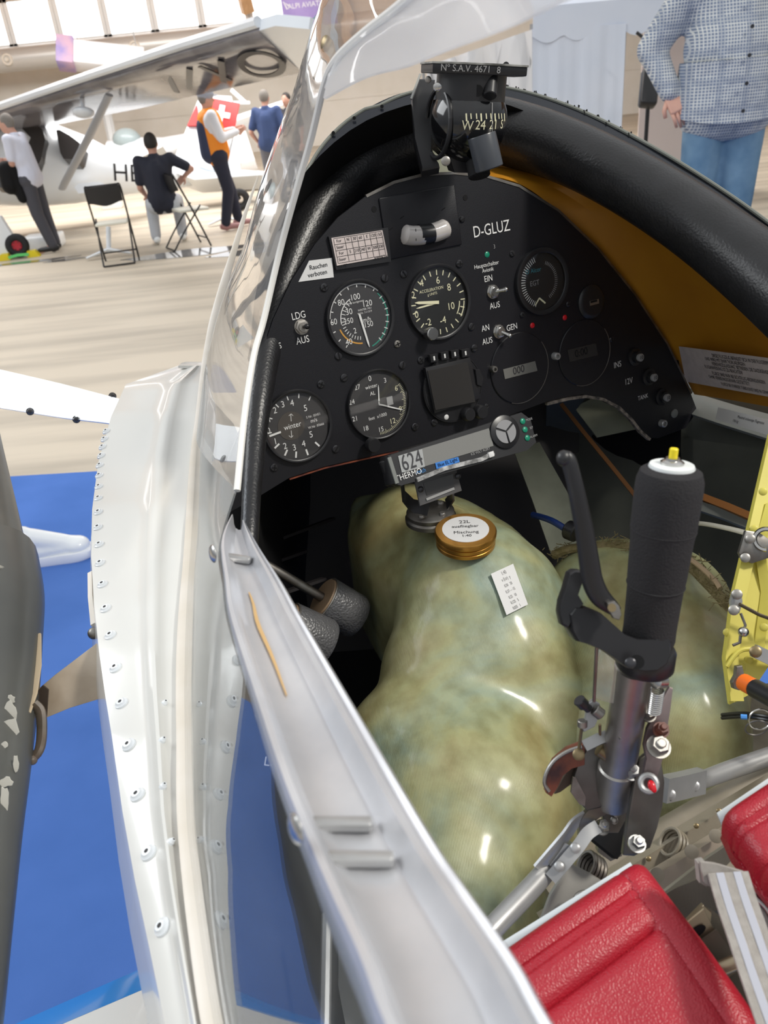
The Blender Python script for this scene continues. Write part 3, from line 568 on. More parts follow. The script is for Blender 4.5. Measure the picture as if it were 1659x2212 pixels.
for x, y in ((1305, 945), (1508, 957), (1503, 1012)):
    mm = MB(); dome(mm, cam_fr(x, y, 1.235 if x > 1400 else 1.32), .0042); mm.build('rivet', K['whitep'], sh)
# white notices on the right side
def plate_text(name, label, quad, rows_, d, th=.0006, cols=None, parent=sh, pmat=None, hk=1.0, sxx=.9):
    q = [C(x, y, dd) for (x, y), dd in zip(quad, d)]; pn_ = (q[1] - q[0]).cross(q[3] - q[0]); r_2 = ray(*quad[2]); q[2] = CO + r_2 * ((q[0] - CO).dot(pn_) / r_2.dot(pn_)); ex, ey = (q[1] - q[0]), (q[3] - q[0]); f = Fr(q[0], ex, -ey)
    if f.z.dot(CO - q[0]) < 0: f = Fr(q[0], ex, -ey, -f.z)
    m = MB(); m.prism(q, f.z * th); o = m.build(name, pmat or K['paper'], parent, False, label=label); m = MB(); W, H = ex.length, ey.length
    for s, u, v, hh in rows_:
        vs, _ = text_mesh(s); wd = max(v_.x for v_ in vs) - min(v_.x for v_ in vs); p = q[0] + ex * u + ey * v
        m.text(s, Fr(p + f.z * (th + .0003), f.x, f.y, f.z), hh * H, sxx)
    m.build('lettering', K['black'], o, False); return o, f, q
plate_text('notice', 'white notice on the ochre side', [(1467, 748), (1790, 790), (1790, 880), (1482, 824)], [('DIESES FLUGZEUG BEFINDET SICH IN DER FLUGERPROBUNG', .50, .12, .115), ('UND WIRD MIT EINER "VORLAEUFIGEN', .36, .23, .115), ('VERKEHRSZULASSUNG" BETRIEBEN. DIE DAZUGEHOERIGE', .48, .34, .115), ('FLUGANWEISUNG IST ZU BEACHTEN!', .34, .45, .115), ('FLUEGE SIND NUR BEI SICHTFLUG-BEDINGUNGEN', .44, .60, .115), ('OHNE VEREISUNGSGEFAHR GESTATTET!', .37, .71, .115), ('FLUEGE BEI STARKER TURBULENZ UND IN GEWITTERN', .50, .85, .105)], [dep_(on(lining, 1467, 748)[0]) - .004, dep_(on(lining, 1467, 748)[0]) - .006 - 1.87 * (dep_(on(lining, 1467, 748)[0]) - dep_(on(lining, 1640, 771)[0])), .8, dep_(on(lining, 1482, 824)[0]) - .006], pmat=K['paperp'], sxx=.66)
plate_text('notice', 'white mass limit notice', [(1552, 880), (1740, 925), (1740, 965), (1546, 906)], [('Maximal zulaessige Flugmasse', .42, .36, .30), ('196 kg', .25, .74, .30)], [1.135, .99, .985, 1.135], sxx=.8)
# floor and beams behind the stick
m = MB(); m.grid([[C(1150, 1560, .95), C(1500, 1500, .95), C(1900, 1450, .9)], [C(1100, 1800, .82), C(1500, 1750, .82), C(1900, 1700, .78)], [C(1050, 2100, .70), C(1500, 2050, .68), C(1900, 2000, .65)], [C(1000, 2500, .6), C(1500, 2450, .58), C(1900, 2400, .55)]], .003); m.build('cockpit_floor', K['floorp'], sh)
bm_ = mat('dusty_beam', (.30, .26, .20), .4, c2=(.22, .19, .14), ns=20, bump=.15, bs=300)
m = MB(); m.tube([C(1190, 1945, .68), C(1440, 1800, .70), C(1760, 1615, .72)], .0135, 16); m.build('cross_tube', bm_, sh)
m = MB(); m.rope([C(1180, 2010, .65), C(1450, 1845, .66), C(1760, 1660, .67)], .026, .014, cv(0, 0, -1)); m.build('cross_beam', bm_, sh)
m = MB(); m.rope([C(1290, 1995, .60), C(1430, 1905, .61), C(1620, 1790, .62)], .019, .012, cv(0, -.1, -1)); m.build('cross_beam', mat('pinkish_beam', (.38, .31, .25), .45, c2=(.3, .25, .19), ns=25), sh)
for x, y in ((1420, 1890), (1494, 1840), (1547, 1806)):
    mm = MB(); mm.lathe(cam_fr(x, y, .597 + (x - 1420) * .00006), [(.0052, -.001), (.0052, .001), (.0035, .0016)], 16); mm.build('rivet', bm_, sh)
for x, y in ((1401, 1855), (1504, 1784), (1553, 1752)):
    mm = MB(); dome(mm, cam_fr(x, y, .648), .0022); mm.build('rivet', K['brassd'], sh)
m = MB(); slab(m, [C(1150, 2040, .60), C(1190, 1935, .60), C(1232, 1868, .61), C(1340, 1925, .62), C(1320, 1990, .61), C(1160, 2070, .59)], CF * .006); m.build('grey_bracket', mat('bracket_grey', (.30, .29, .27), .45), sh)
m = MB(); m.tube(spline([C(1236, 1975, .592), C(1243, 1940, .592), C(1258, 1928, .592), C(1275, 1934, .592), C(1290, 1950, .592)], 4), .0018, 8); m.build('cable_loop', K['steel'], sh)
m = MB(); m.prism([C(1240, 1975, .597), C(1246, 1944, .597), C(1260, 1933, .597), C(1275, 1940, .597), C(1295, 1960, .597)], CF * .001); m.build('slot', K['blackm'], sh)
for k in range(4):
    mm = MB(); mm.ring(along(C(1268 + k * 7, 1868 + k * 5, .63), cv(1, .6, .3)), .010, .0018, 20, 6); mm.build('coil', K['steeld'], sh)
for k in range(3):
    mm = MB(); mm.ring(along(C(1448 + k * 7, 1818 + k * 5, .65), cv(1, .6, .3)), .011, .0016, 20, 6); mm.build('coil', bm_, sh)
# yellow rib on the right with its fittings
rib = [(1668, 930, .74), (1617, 1134, .72), (1581, 1288, .70), (1563, 1423, .69), (1576, 1522, .68), (1620, 1500, .68), (1660, 1440, .68), (1720, 1300, .70), (1780, 930, .74)]
m = MB(); m.prism([C(*q) for q in rib], CF * .004); m.build('yellow_rib', K['yellow'], sh, label='yellow primed rib')
m = MB(); m.rope([C(1674, 940, .732), C(1630, 1134, .712), C(1594, 1288, .692), C(1578, 1423, .682), C(1590, 1515, .672)], .011, .006, cv(0, 0, 1)); m.build('rib_flange', K['yellow'], sh)
m = MB(); m.tube(spline([C(1570, 1440, .676), C(1595, 1408, .676), C(1625, 1402, .676), C(1660, 1412, .676)], 4), .002, 8); m.build('rib_weld', K['yellow'], sh)
m = MB(); m.rope([C(1665, 1090, .712), C(1640, 1180, .705), C(1655, 1280, .70), C(1640, 1400, .69)], .008, .004, cv(.6, 0, 1)); m.build('rib_fold', K['yellow'], sh)
for x, y in ((1648, 1062), (1629, 1143), (1607, 1224), (1571, 1366), (1650, 1355), (1638, 1415), (1618, 1425), (1578, 1450), (1600, 1440), (1586, 1508)):
    mm = MB(); dome(mm, cam_fr(x, y, .685 if y > 1300 else .705), .0036); mm.build('rivet', K['yellow'], sh)
m = MB(); slab(m, [C(x, y, .69) for x, y in [(1612, 1146), (1640, 1150), (1662, 1165), (1690, 1190), (1662, 1205), (1625, 1217), (1602, 1206), (1597, 1194)]], CF * .005); o = m.build('pulley_plate', K['steeld'], sh)
for x, y in ((1621, 1164), (1610, 1205)): mm = MB(); dome(mm, cam_fr(x, y, .687), .0042); mm.build('plate_bolt', K['steel'], o)
m = MB(); m.ring(cam_fr(1655, 1165, .686), .009, .002, 20, 6, PI * .4, PI * 1.5); m.build('hook_edge', K['chrome'], o)
m = MB(); slab(m, [C(x, y, .675) for x, y in [(1586, 1278), (1602, 1280), (1605, 1300), (1598, 1325), (1582, 1322), (1580, 1300)]], CF * .006); o = m.build('cable_clamp', K['alu'], sh)
for x, y in ((1592, 1284), (1585, 1318)): mm = MB(); dome(mm, cam_fr(x, y, .672), .0045); mm.build('clamp_bolt', K['steel'], o)
m = MB(); m.tube([C(1597, 1305, .67), C(1640, 1328, .67), C(1760, 1372, .68)], .0016, 8); m.build('control_cable', K['cable'], sh)
m = MB(); m.tube([C(1600, 1325, .672), C(1610, 1350, .672), C(1606, 1372, .67)], .0012, 6); m.tube([C(1600, 1368, .67), C(1598, 1388, .67), C(1583, 1394, .67)], .0014, 6); m.build('lock_wire', K['steeld'], sh)
mm = MB(); mm.sphere(cam_fr(1606, 1365, .668), .0045); mm.build('ball_end', K['chrome'], sh)
m = MB(); m.rope([C(1628, 1405, .67), C(1700, 1440, .67)], .011, .005, cv(0, 0, 1)); o = m.build('flat_bar', K['alu'], sh); mm = MB(); dome(mm, cam_fr(1632, 1408, .662), .005); mm.build('bar_bolt', K['brassd'], o)
m = MB(); m.tube(spline([C(1496, 1129, .93), C(1530, 1133, .88), C(1575, 1142, .80), C(1618, 1153, .72)], 4), .0026, 10); tag(m.build('rope', K['rope']), 'cream white cord running from the stick grip to the yellow rib', 'cord')

# ================================================================== padded leather coaming
cr = thing('leather_coaming', 'thick black leather padded roll arching round the cockpit rim', 'coaming', C(1000, 280, 1.0))
LP_ = [(536, 1240, .74, 38), (540, 1140, .76, 40), (545, 1040, .79, 42), (553, 940, .82, 48), (563, 850, .84, 54), (578, 750, .87, 62), (603, 650, .90, 72), (636, 555, .92, 88), (676, 475, .94, 106), (728, 405, .96, 120), (795, 350, .97, 128), (870, 312, .98, 134), (960, 288, .99, 138), (1050, 280, .985, 136), (1140, 298, .97, 132), (1235, 332, .95, 130), (1330, 378, .92, 132), (1430, 436, .89, 138), (1530, 504, .86, 146), (1640, 590, .82, 160), (1770, 705, .77, 175), (1900, 830, .72, 185), (2080, 1030, .66, 205), (2300, 1330, .60, 230), (2500, 1750, .54, 260), (2650, 2300, .48, 290)]
cp = spline([C(x, y, d) for x, y, d, w_ in LP_], 6); rr = sp([w_ * d / FPX / 2 for x, y, d, w_ in LP_], 6)
m = MB(); m.tube(cp, rr, 22, up=-CF); m.build('leather_roll', K['leather'], cr)
BP = [(560, 780, .90), (590, 650, .93), (640, 500, .955), (668, 408, .97), (702, 343, .985), (760, 283, .995), (838, 237, 1.0), (905, 216, 1.005), (1000, 205, 1.005), (1110, 216, 1.0), (1240, 258, .975), (1380, 328, .94), (1500, 400, .90), (1640, 497, .86), (1780, 610, .81), (1900, 720, .77), (2090, 910, .71), (2330, 1220, .645), (2560, 1660, .58), (2740, 2230, .515)]
bp_ = spline([C(*q) for q in BP], 6); m = MB(); m.rope(bp_, .026, .006, -CF + V((0, 0, .3))); m.build('rim_band', K['band'], cr)
m = MB(); m.tube([C(x, y - 0, d) + (-CD * .0125) + (-CR * .006 if x < 800 else CR * .004) for x, y, d in [(q.x, q.y, q.z) for q in spline([V(b) for b in BP], 6)]], .0022, 8); m.build('edge_seal', mat('seal_grey', (.16, .17, .15), .5), cr)
m = MB()
random.seed(3)
for i in range(90):
    q = i / 90; a = bp_[int(44 + q * 22)]; p = a - CD * .013 + CR * (random.random() * .006); m.tube([p, p - CD * (.002 + random.random() * .003) + CR * (random.random() - .5) * .003], .0008, 4)
m.build('fuzz', K['blackm'], cr, kind='stuff')
m = MB(); rows = []
for q in bp_[93:]: rows.append([q + V((.012, 0, -.012)), q + V((.08, .0, -.12)), q + V((.10, 0, -.30)), q + V((.05, 0, -.48)), q + V((-.10, 0, -.60))])
m.grid(rows, .003); m.build('outer_skin', K['white'], sh)
m = MB(); m.grid([[q + V((-.03, 0, -.02)), q + V((-.005, 0, -.14)), q + V((-.01, 0, -.30)), q + V((-.08, 0, -.46)), q + V((-.2, 0, -.52))] for q in bp_[98:]], .003); m.build('inner_skin', K['olive'], sh)
for x, y in ((720, 285 + 2), (765, 254 + 1), (825, 230), (1155, 238), (1243, 268)):
    mm = MB(); q = min(bp_, key=lambda p: (p - C(x, y, (p - CO).dot(CF))).length); mm.lathe(cam_fr(x, y, (q - CO).dot(CF) - .006), [(.0022, -.002), (.0022, .0006)], 12); mm.build('rim_hole', K['blackm'], cr)
# ================================================================== clear canopy: windscreen, side pane and silver rail
persp = glass('perspex_windscreen', .11, bumpy=.12, ior=1.5); hazy = glass('glare_perspex', .62, bumpy=.2, ior=1.5); paneg = glass('side_pane_perspex', .012, (.93, .95, .97), ior=1.55, bumpy=.01)  # glare put into the material as milky haze, densest on the top sheet
cn = thing('canopy', 'clear perspex canopy with silver side rail and dome bolts, opened over the cockpit', 'canopy', C(700, 1800, .3))
RL = [(500, 1122, .54), (478, 1180, .51), (486, 1265, .465), (497, 1345, .43), (548, 1514, .365), (602, 1683, .31), (663, 1840, .272), (705, 1945, .248), (769, 2093, .218), (811, 2212, .200), (900, 2420, .175)]
RR = [(530, 1135, .535), (566, 1195, .50), (612, 1265, .46), (655, 1340, .425), (757, 1514, .36), (856, 1683, .305), (950, 1840, .267), (1015, 1935, .245), (1124, 2093, .215), (1190, 2212, .198), (1320, 2420, .173)]
L_ = spline([C(*q) for q in RL], 6); R_ = spline([C(*q) for q in RR], 6)
prof = [(0, -.010), (0, .001), (.03, .004), (.09, .0045), (.14, .002), (.19, -.003), (.3, -.0055), (.5, -.006), (.68, -.005), (.76, -.001), (.80, .0035), (.86, .0035), (.90, .001), (.96, .003), (1, .001), (1, -.010)]
rings = []
for i, (a, b) in enumerate(zip(L_, R_)):
    T = (L_[min(i + 1, len(L_) - 1)] - L_[max(i - 1, 0)]).normalized(); N = (b - a).cross(T).normalized()
    if N.dot(CO - a) < 0: N = -N
    rings.append([a.lerp(b, s) + N * h for s, h in prof])
railm = mat('silver_rail', (.66, .66, .68), .38, .6, c2=(.54, .55, .58), ns=18); m = MB(); m.loft(rings); m.build('silver_rail', railm, cn)
def rail_fr(i, s, h=0):
    a, b = L_[i], R_[i]; T = (L_[min(i + 1, len(L_) - 1)] - L_[max(i - 1, 0)]).normalized(); N = (b - a).cross(T).normalized(); N = N if N.dot(CO - a) > 0 else -N
    return Fr(a.lerp(b, s) + N * h, b - a, N.cross(b - a), N)
for i, w_ in ((33, .5), (36, .55), (7, .4)):
    mm = MB(); f = rail_fr(i, .38, .0); mm.box(f.at(0, 0, -.003), .046 * w_, .0050, .004, .0012); mm.build('cross_bracket', K['alu'], cn)
mm = MB(); f = rail_fr(20, .36, -.0045); mm.rope([rail_fr(i, .40 + .01 * math.sin(i), -.0047).o for i in range(12, 24)], [.0006 + .0014 * math.sin((i - 12) / 11 * PI) for i in range(12, 24)], .0008, f.z); mm.build('rust_streak', mat('rust_stain', (.55, .36, .16), .7), cn)
for x, y, d, r in ((641, 1790, .268, .0048), (461, 1196, .50, .0052)):
    f = along(C(x, y, d), cv(-.85, .1, -.5)); mm = MB(); dome(mm, f, r * 1.15); mm.build('dome_bolt', K['chrome'], cn)
# side pane, from the sill up to the rail
SJ = [(430, 925, 1.05), (419, 1100, .90), (405, 1300, .75), (399, 1500, .64), (402, 1750, .53), (416, 1900, .48), (435, 2050, .44), (460, 2212, .40), (498, 2420, .355)]
def resamp(P, n):
    P = [V(p) for p in P]; out = []
    for k in range(n): t = k / (n - 1) * (len(P) - 1); i = min(int(t), len(P) - 2); out.append(P[i].lerp(P[i + 1], t - i))
    return out
sa = resamp(spline([C(*q) for q in SJ], 6), 60); sb = resamp(spline([C(x, y, d) for x, y, d in [(512, 1060, .575)] + RL[1:]], 6), 60)
m = MB(); m.grid([[a.lerp(b, k / 10) for k in range(11)] for a, b in zip(sa, sb)], .0015); m.build('side_pane', paneg, cn)
# windscreen
A_ = [(430, 925, 1.05), (446, 790, 1.17), (466, 700, 1.22), (494, 612, 1.24), (536, 513, 1.24), (562, 416, 1.24), (588, 336, 1.23), (624, 240, 1.20), (655, 170, 1.16), (676, 105, 1.12), (694, 40, 1.06), (708, -20, 1.0), (745, -120, .95), (900, -220, .80), (1150, -300, .62), (1450, -330, .5)]
B_ = [(512, 1060, .575), (528, 900, .60), (548, 770, .62), (570, 690, .63), (600, 560, .63), (632, 440, .61), (668, 320, .58), (697, 215, .55), (735, 160, .51), (800, 130, .46), (920, 95, .40), (1100, 45, .34)]
B_ = [(512, 1060, .575), (528, 900, .60), (548, 770, .62), (570, 690, .63), (600, 560, .63), (632, 440, .61), (672, 300, .58), (701, 181, .54), (727, 127, .51), (785, 72, .47), (850, 22, .43), (950, -60, .38), (1100, -160, .34)]
sa = resamp(spline([C(*q) for q in A_], 6), 72); sb = resamp(spline([C(*q) for q in B_], 6), 72)
rows = []
for i, (a, b) in enumerate(zip(sa, sb)):
    mid = a.lerp(b, .5) ; out = (a - b).cross(sa[min(i + 1, 71)] - sa[max(i - 1, 0)]).normalized(); out = out if out.dot(-CR) > 0 else -out
    rows.append([a.lerp(b, k / 12) + out * (.014 * math.sin(PI * k / 12)) for k in range(13)])
m = MB(); m.grid(rows, .002); m.build('windscreen', persp, cn)
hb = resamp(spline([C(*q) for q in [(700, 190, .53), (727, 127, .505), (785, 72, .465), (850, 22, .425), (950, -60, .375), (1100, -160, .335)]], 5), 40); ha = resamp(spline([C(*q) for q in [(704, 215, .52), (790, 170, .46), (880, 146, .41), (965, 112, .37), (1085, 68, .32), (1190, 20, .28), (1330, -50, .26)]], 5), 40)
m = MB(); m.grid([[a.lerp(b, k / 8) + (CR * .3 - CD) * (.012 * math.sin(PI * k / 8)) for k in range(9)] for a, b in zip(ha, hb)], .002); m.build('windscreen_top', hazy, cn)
m = MB(); m.tube(sb, [.0026] * 72, 8); m.build('windscreen_edge', mat('frosted_edge', (.80, .79, .75), .4), cn)
m = MB(); dome(m, along(C(704, 95, .60), cv(-.7, .2, -.6)), .006); m.build('windscreen_bolt', K['brassd'], cn)
# ================================================================== dark tube, plate and blade outside on the left
tb = thing('grey_tube', 'dark grey streamlined tube with chipped white paint at the left edge of the photo', 'tube', C(20, 1500, .7))
pts = [(-150, 700, 1.25), (-112, 880, 1.1), (-95, 960, 1.02), (-62, 1100, .93), (-33, 1225, .86)]
m = MB(); m.tube(spline([C(*q) for q in pts], 5), sp([90 * d / FPX for _, _, d in pts], 5), 24); m.build('upper_tube', K['polem'], tb)
pts = [(-25, 1215, .86, 100), (-16, 1300, .81, 104), (-17, 1400, .76, 101), (-20, 1500, .72, 98), (-36, 1650, .66, 97), (-55, 1800, .61, 97), (-77, 2000, .55, 98), (-99, 2212, .50, 99), (-120, 2400, .45, 99)]
m = MB(); m.tube(spline([C(*q[:3]) for q in pts], 5), sp([q[3] * q[2] / FPX for q in pts], 5), 24); m.build('lower_tube', K['polem'], tb)
m = MB(); m.tube(spline([C(-10, 1222, .78), C(30, 1240, .80), C(62, 1275, .82), (C(84, 1310, .83)), C(90, 1350, .83)], 5), .0022, 8); m.build('torn_edge', mat('torn_paint', (.12, .12, .12), .6, c2=(.5, .48, .42), ns=80), tb)
m = MB(); m.rope([C(84, 1370, .765), C(78, 1440, .735), C(70, 1500, .71), C(62, 1540, .69)], [.004, .010, .009, .003], .002, -CF); m.build('worn_wood', mat('worn_wood', (.55, .44, .30), .6), tb)
random.seed(11)
for (x, y, w_, h_) in ((22, 1540, 15, 26), (24, 1570, 18, 22), (10, 1610, 8, 8), (33, 1650, 6, 18), (12, 1690, 14, 12), (9, 1725, 11, 26), (23, 1512, 9, 10)):
    d = interp([1200, 1500, 1650, 1800], [.86, .72, .66, .61], y); c_ = x - interp([1200, 1500, 1650, 1800], [-28, -20, -36, -55], y); rz = 98 * d / FPX; dz = math.sqrt(max(rz * rz - (c_ * d / FPX) ** 2, 1e-5))
    ps = [];
    for k in range(12):
        a = 2 * PI * k / 12; q = .7 + .5 * random.random(); ps.append(C(x + w_ * math.cos(a) * q, y + h_ * math.sin(a) * q, d - dz * 1.02))
    mm = MB(); mm.prism(ps, CF * .001); mm.build('paint_chip', K['chip'], tb)
m = MB(); m.tube(spline([C(72, 1520, .70), C(88, 1540, .70), C(90, 1590, .69), C(84, 1622, .68), C(70, 1636, .68)], 5), .0035, 8, flat=1.6); m.sphere(cam_fr(70, 1642, .675), .0042); m.build('hook', mat('brown_hook', (.16, .12, .09), .45, c2=(.09, .07, .05), ns=40), tb)
m = MB(); slab(m, [C(x, y, d) for x, y, d in [(78, 1492, .76), (118, 1458, .75), (217, 1383, .74), (330, 1370, .76), (340, 1470, .74), (232, 1505, .72), (150, 1530, .73), (92, 1554, .74)]], CF * .012, .985); o = m.build('tan_strut_plate', K['tan'], tb, label='weathered tan plate')
m = MB(); m.prism([C(x, y, .727) for x, y in [(80, 1495), (92, 1480), (104, 1490), (100, 1548), (88, 1553)]], CF * .002); m.build('oil_stain', mat('oil_stain', (.05, .035, .025), .5), o)
m = MB(); m.rope([C(196, 1238, .83), C(197, 1290, .80), C(203, 1350, .77)], .005, .004, CF); m.build('side_hinge', K['beige'], sh); m = MB(); m.sphere(cam_fr(203, 1368, .765), .006); m.build('hinge_bolt', K['steeld'], sh)
bl = thing('blade', 'pale blue-white flat blade with dark bolts crossing above the carpet on the left', 'blade', C(120, 860, 1.6))
m = MB(); slab(m, [C(x, y, d) for x, y, d in [(-260, 742, 1.9), (0, 798, 1.7), (130, 828, 1.6), (300, 872, 1.5), (300, 922, 1.46), (130, 902, 1.56), (0, 881, 1.66), (-260, 842, 1.86)]], CF * .03, .995); m.build('blade_body', K['white2'], bl)
for x, y in ((65, 889), (165, 906), (243, 856)): mm = MB(); hexbolt(mm, cam_fr(x, y, 1.55), .006, .012); mm.build('bolt', K['screw'], bl)
# ================================================================== instrument panel
ip = thing('instrument_panel', 'black instrument panel with gauges, switches and D-GLUZ lettering under the leather arch', 'instrument panel', PW(980, 700))
out = [(470, 1120), (560, 1072), (625, 1032), (700, 1008), (780, 990), (860, 972), (950, 948), (1060, 912), (1180, 868), (1225, 857), (1262, 852), (1300, 858), (1335, 876), (1362, 902), (1382, 928), (1402, 945), (1420, 947), (1480, 925), (1498, 900), (1505, 884), (1492, 850), (1440, 742), (1370, 635), (1290, 536), (1205, 455), (1120, 402), (1050, 381), (980, 374), (915, 377), (850, 394), (790, 424), (730, 470), (680, 528), (630, 605), (590, 690), (560, 780), (530, 900), (490, 1000)]
P = [PW(x, y) for x, y in out]
m = MB(); m.prism(P, -PN.z * .003); m.build('panel_plate', K['panel'], ip, False)
m = MB(); m.rope([PW(x, y, -.001) for x, y in out[20:31]], .0030, .0035, PN.z); m.build('panel_edge', K['steeld'], ip)
m = MB(); m.rope([PW(x, y + 4, -.001) for x, y in out[8:16]], .004, .006, PN.z); m.build('worn_edge', mat('worn_metal_edge', (.35, .30, .25), .5, c2=(.02, .02, .02), ns=120), ip)
m = MB(); m.rope([PW(x, y + 3, -.001) for x, y in out[2:6]], .0015, .003, PN.z); m.build('worn_edge', K['rust'], ip)
bx, by = (1118, 712), 0
def pscrew(x, y, r=.0042, mt='screw', slot=.6, kind='slot', h=.0022):
    f = PF(x, y, 0, slot); m = MB(); m.lathe(f, [(r, 0), (r, h * .5), (r * .8, h * .9), (r * .3, h)], 16); o = m.build('screw', K[mt], ip); mm = MB()
    mm.box(f.at(0, 0, h), r * 1.7, r * .28, h * .3)
    if kind == 'cross': mm.box(f.at(0, 0, h), r * .28, r * 1.2, h * .3)
    mm.build('screw_slot', K['blackm'], o)
for i, (x, y) in enumerate([(700, 621), (831, 601), (872, 592), (992, 570), (1018, 706), (731, 769), (693, 830), (743, 816), (869, 789), (909, 778), (1024, 752), (725, 970), (896, 922), (938, 912), (1050, 878), (592, 1010), (1106, 548), (1227, 657), (1128, 680), (1320, 733)]): pscrew(x, y, .0046 if x < 1050 else .0036, 'screw', .3 + i * .9, 'cross' if i % 3 == 0 else 'slot')
pscrew(858, 743, .0042, 'steel', .2, 'cross')
for x, y in ((808, 452), (1005, 427)): mm = MB(); mm.lathe(PF(x, y, 0), [(.0032, -.001), (.0032, .0004)], 14); mm.build('panel_hole', K['blackm'], ip)
for x, y, mt, r in ((1197, 769, 'alu', .0050), (1062, 797, 'steeld', .0042), (1428, 914, 'alu', .0055)):
    f = PF(x, y); mm = MB(); mm.lathe(f, [(r, 0), (r, .007), (r * .85, .008), (r * .5, .008), (r * .5, .004)], 18); mm.build('socket_bolt', K[mt], ip)
mm = MB(); mm.lathe(PF(1456, 893), [(.0065, 0), (.0065, .0015), (.005, .002)], 20); mm.build('round_plug', K['greyw'], ip)
for x, y, mt, lb in ((1150, 703, 'redled', 'red lamp'), (1220, 686, 'redled', 'red lamp'), (1052, 550, 'greenled', 'green lamp')):
    mm = MB(); dome(mm, PF(x, y), .0036); mm.build('indicator_lamp', K[mt], ip, label=lb)
def toggle(x, y, dx, dy, mt='chrome', bat=.011):
    f = PF(x, y); m = MB(); m.lathe(f, [(.0085, 0), (.0085, .001)], 24); m.lathe(f.at(0, 0, .001), [(.0078, 0), (.0078, .003), (.006, .0035)], 6); m.lathe(f.at(0, 0, .004), [(.0052, 0), (.0052, .003), (.003, .003)], 18); o = m.build('toggle_switch', K[mt], ip)
    m = MB(); tip = f.p(dx * bat, dy * bat, .013); m.tube([f.p(0, 0, .005), f.p(dx * bat * .6, dy * bat * .6, .010), tip], [.0018, .0022, .003], 10); m.sphere(Fr(tip, f.x, f.y), .0031); m.build('toggle_lever', K['chrome' if mt == 'chrome' else 'black'], o)
toggle(1064, 630, .95, .05); toggle(1077, 716, .6, -.55); toggle(651, 706, .25, .1, 'steel', .006)
for s_, x, y, h_ in (('winter', 911, 450, 12), ('LDG', 645, 682, 14), ('AUS', 654, 735, 14), ('S', 605, 747, 12), ('D-GLUZ', 1062, 495, 22), ('3', 1068, 533, 8), ('Hauptschalter', 1051, 572, 8), ('Avionik', 1054, 583, 8), ('EIN', 1055, 602, 12), ('AUS', 1069, 660, 12), ('AN', 1049, 709, 12), ('GEN', 1106, 707, 12), ('AUS', 1053, 737, 12), ('INS', 1334, 788, 12), ('12V', 1358, 824, 12), ('TANK', 1389, 858, 9)):
    m = MB(); PT(m, s_, x, y, h_, sx=.80 if len(s_) < 8 else .95); m.build('lettering', K['white_ink'] if s_ != '3' else K['dim_ink'], ip, False)
def quad_plate(name, pts, mt, c0=.0008, par=ip, lab=None):
    m = MB(); m.prism([PW(x, y, c0) for x, y in pts], -PN.z * c0); return m.build(name, K[mt], par, False, label=lab)
o = quad_plate('placard', [(668, 563), (717, 557), (721, 599), (645, 609)], 'paper', lab='white no-smoking placard'); m = MB(); PT(m, 'Rauchen', 688, 575, 9, .0012); PT(m, 'verboten', 686, 591, 9, .0012); m.build('lettering', K['black'], o, False)
quad_plate('card_frame', [(710, 511), (838, 491), (845, 565), (727, 583)], 'blackg', .004)
o = quad_plate('deviation_card', [(716, 514), (826, 497), (838, 554), (728, 574)], 'paperp', .005, lab='pinkish ruled deviation card'); m = MB()
def lerp2(u, v):
    a = [(718, 516), (826, 499), (836, 552), (729, 571)]; x = (a[0][0] * (1 - u) + a[1][0] * u) * (1 - v) + (a[3][0] * (1 - u) + a[2][0] * u) * v; y = (a[0][1] * (1 - u) + a[1][1] * u) * (1 - v) + (a[3][1] * (1 - u) + a[2][1] * u) * v; return x, y
for v in (.0, .24, .48, .72, .97): m.rope([PW(*lerp2(.02, v), .0052), PW(*lerp2(.98, v), .0052)], .0004, .0002, PN.z)
for u in (.02, .24, .37, .49, .62, .74, .86, .98): m.rope([PW(*lerp2(u, .03), .0052), PW(*lerp2(u, .95), .0052)], .0004, .0002, PN.z)
for s, u, v in (('For', .12, .12), ('Steer', .12, .36), ('For', .12, .60), ('Steer', .12, .84), ('N', .30, .12), ('30', .43, .12), ('60', .55, .12), ('E', .68, .12), ('120', .80, .12), ('150', .92, .12), ('S', .30, .6), ('210', .43, .6), ('240', .55, .6), ('W', .68, .6), ('300', .80, .6), ('330', .92, .6)): x, y = lerp2(u, v); PT(m, s, x, y, 6, .0053)
PT(m, 'AIRPATH', 823, 556, 6, .0053); PT(m, 'DATE', 741, 575, 6, .0053); m.build('lettering', K['black'], o, False)
# slip indicator
m = MB(); fA = PF(911, 490); hw = pr(911, 490, 80)
m.box(fA.at(0, .005, .001), hw * 2.05, .066, .003, .006); o = m.build('slip_indicator', K['panel'], ip)
cx = fA; m = MB(); pts = [PW(x, y, .004) for x, y in ((868, 505), (890, 509), (918, 507), (946, 500), (968, 490))]; m.tube(spline(pts, 5), [.005, .0088] + [.0108] * 17 + [.0088, .005], 20, up=PN.z); m.build('slip_tube', mat('milky_tube', (.52, .49, .47), .06, spec=.8), o)
m = MB(); m.tube([PW(903, 507, .004), PW(918, 507, .004), PW(932, 504.5, .004)], .0111, 20, up=PN.z); m.build('slip_ball', K['black'], o); m = MB(); m.rope([PW(898, 494, .014), PW(899, 520, .014)], .0007, .0003, PN.z); m.build('slip_line', K['black'], o)
for x, y in ((866, 470), (955, 452), (998, 474), (842, 495)): pscrew(x, y, .0036, 'black', .4)
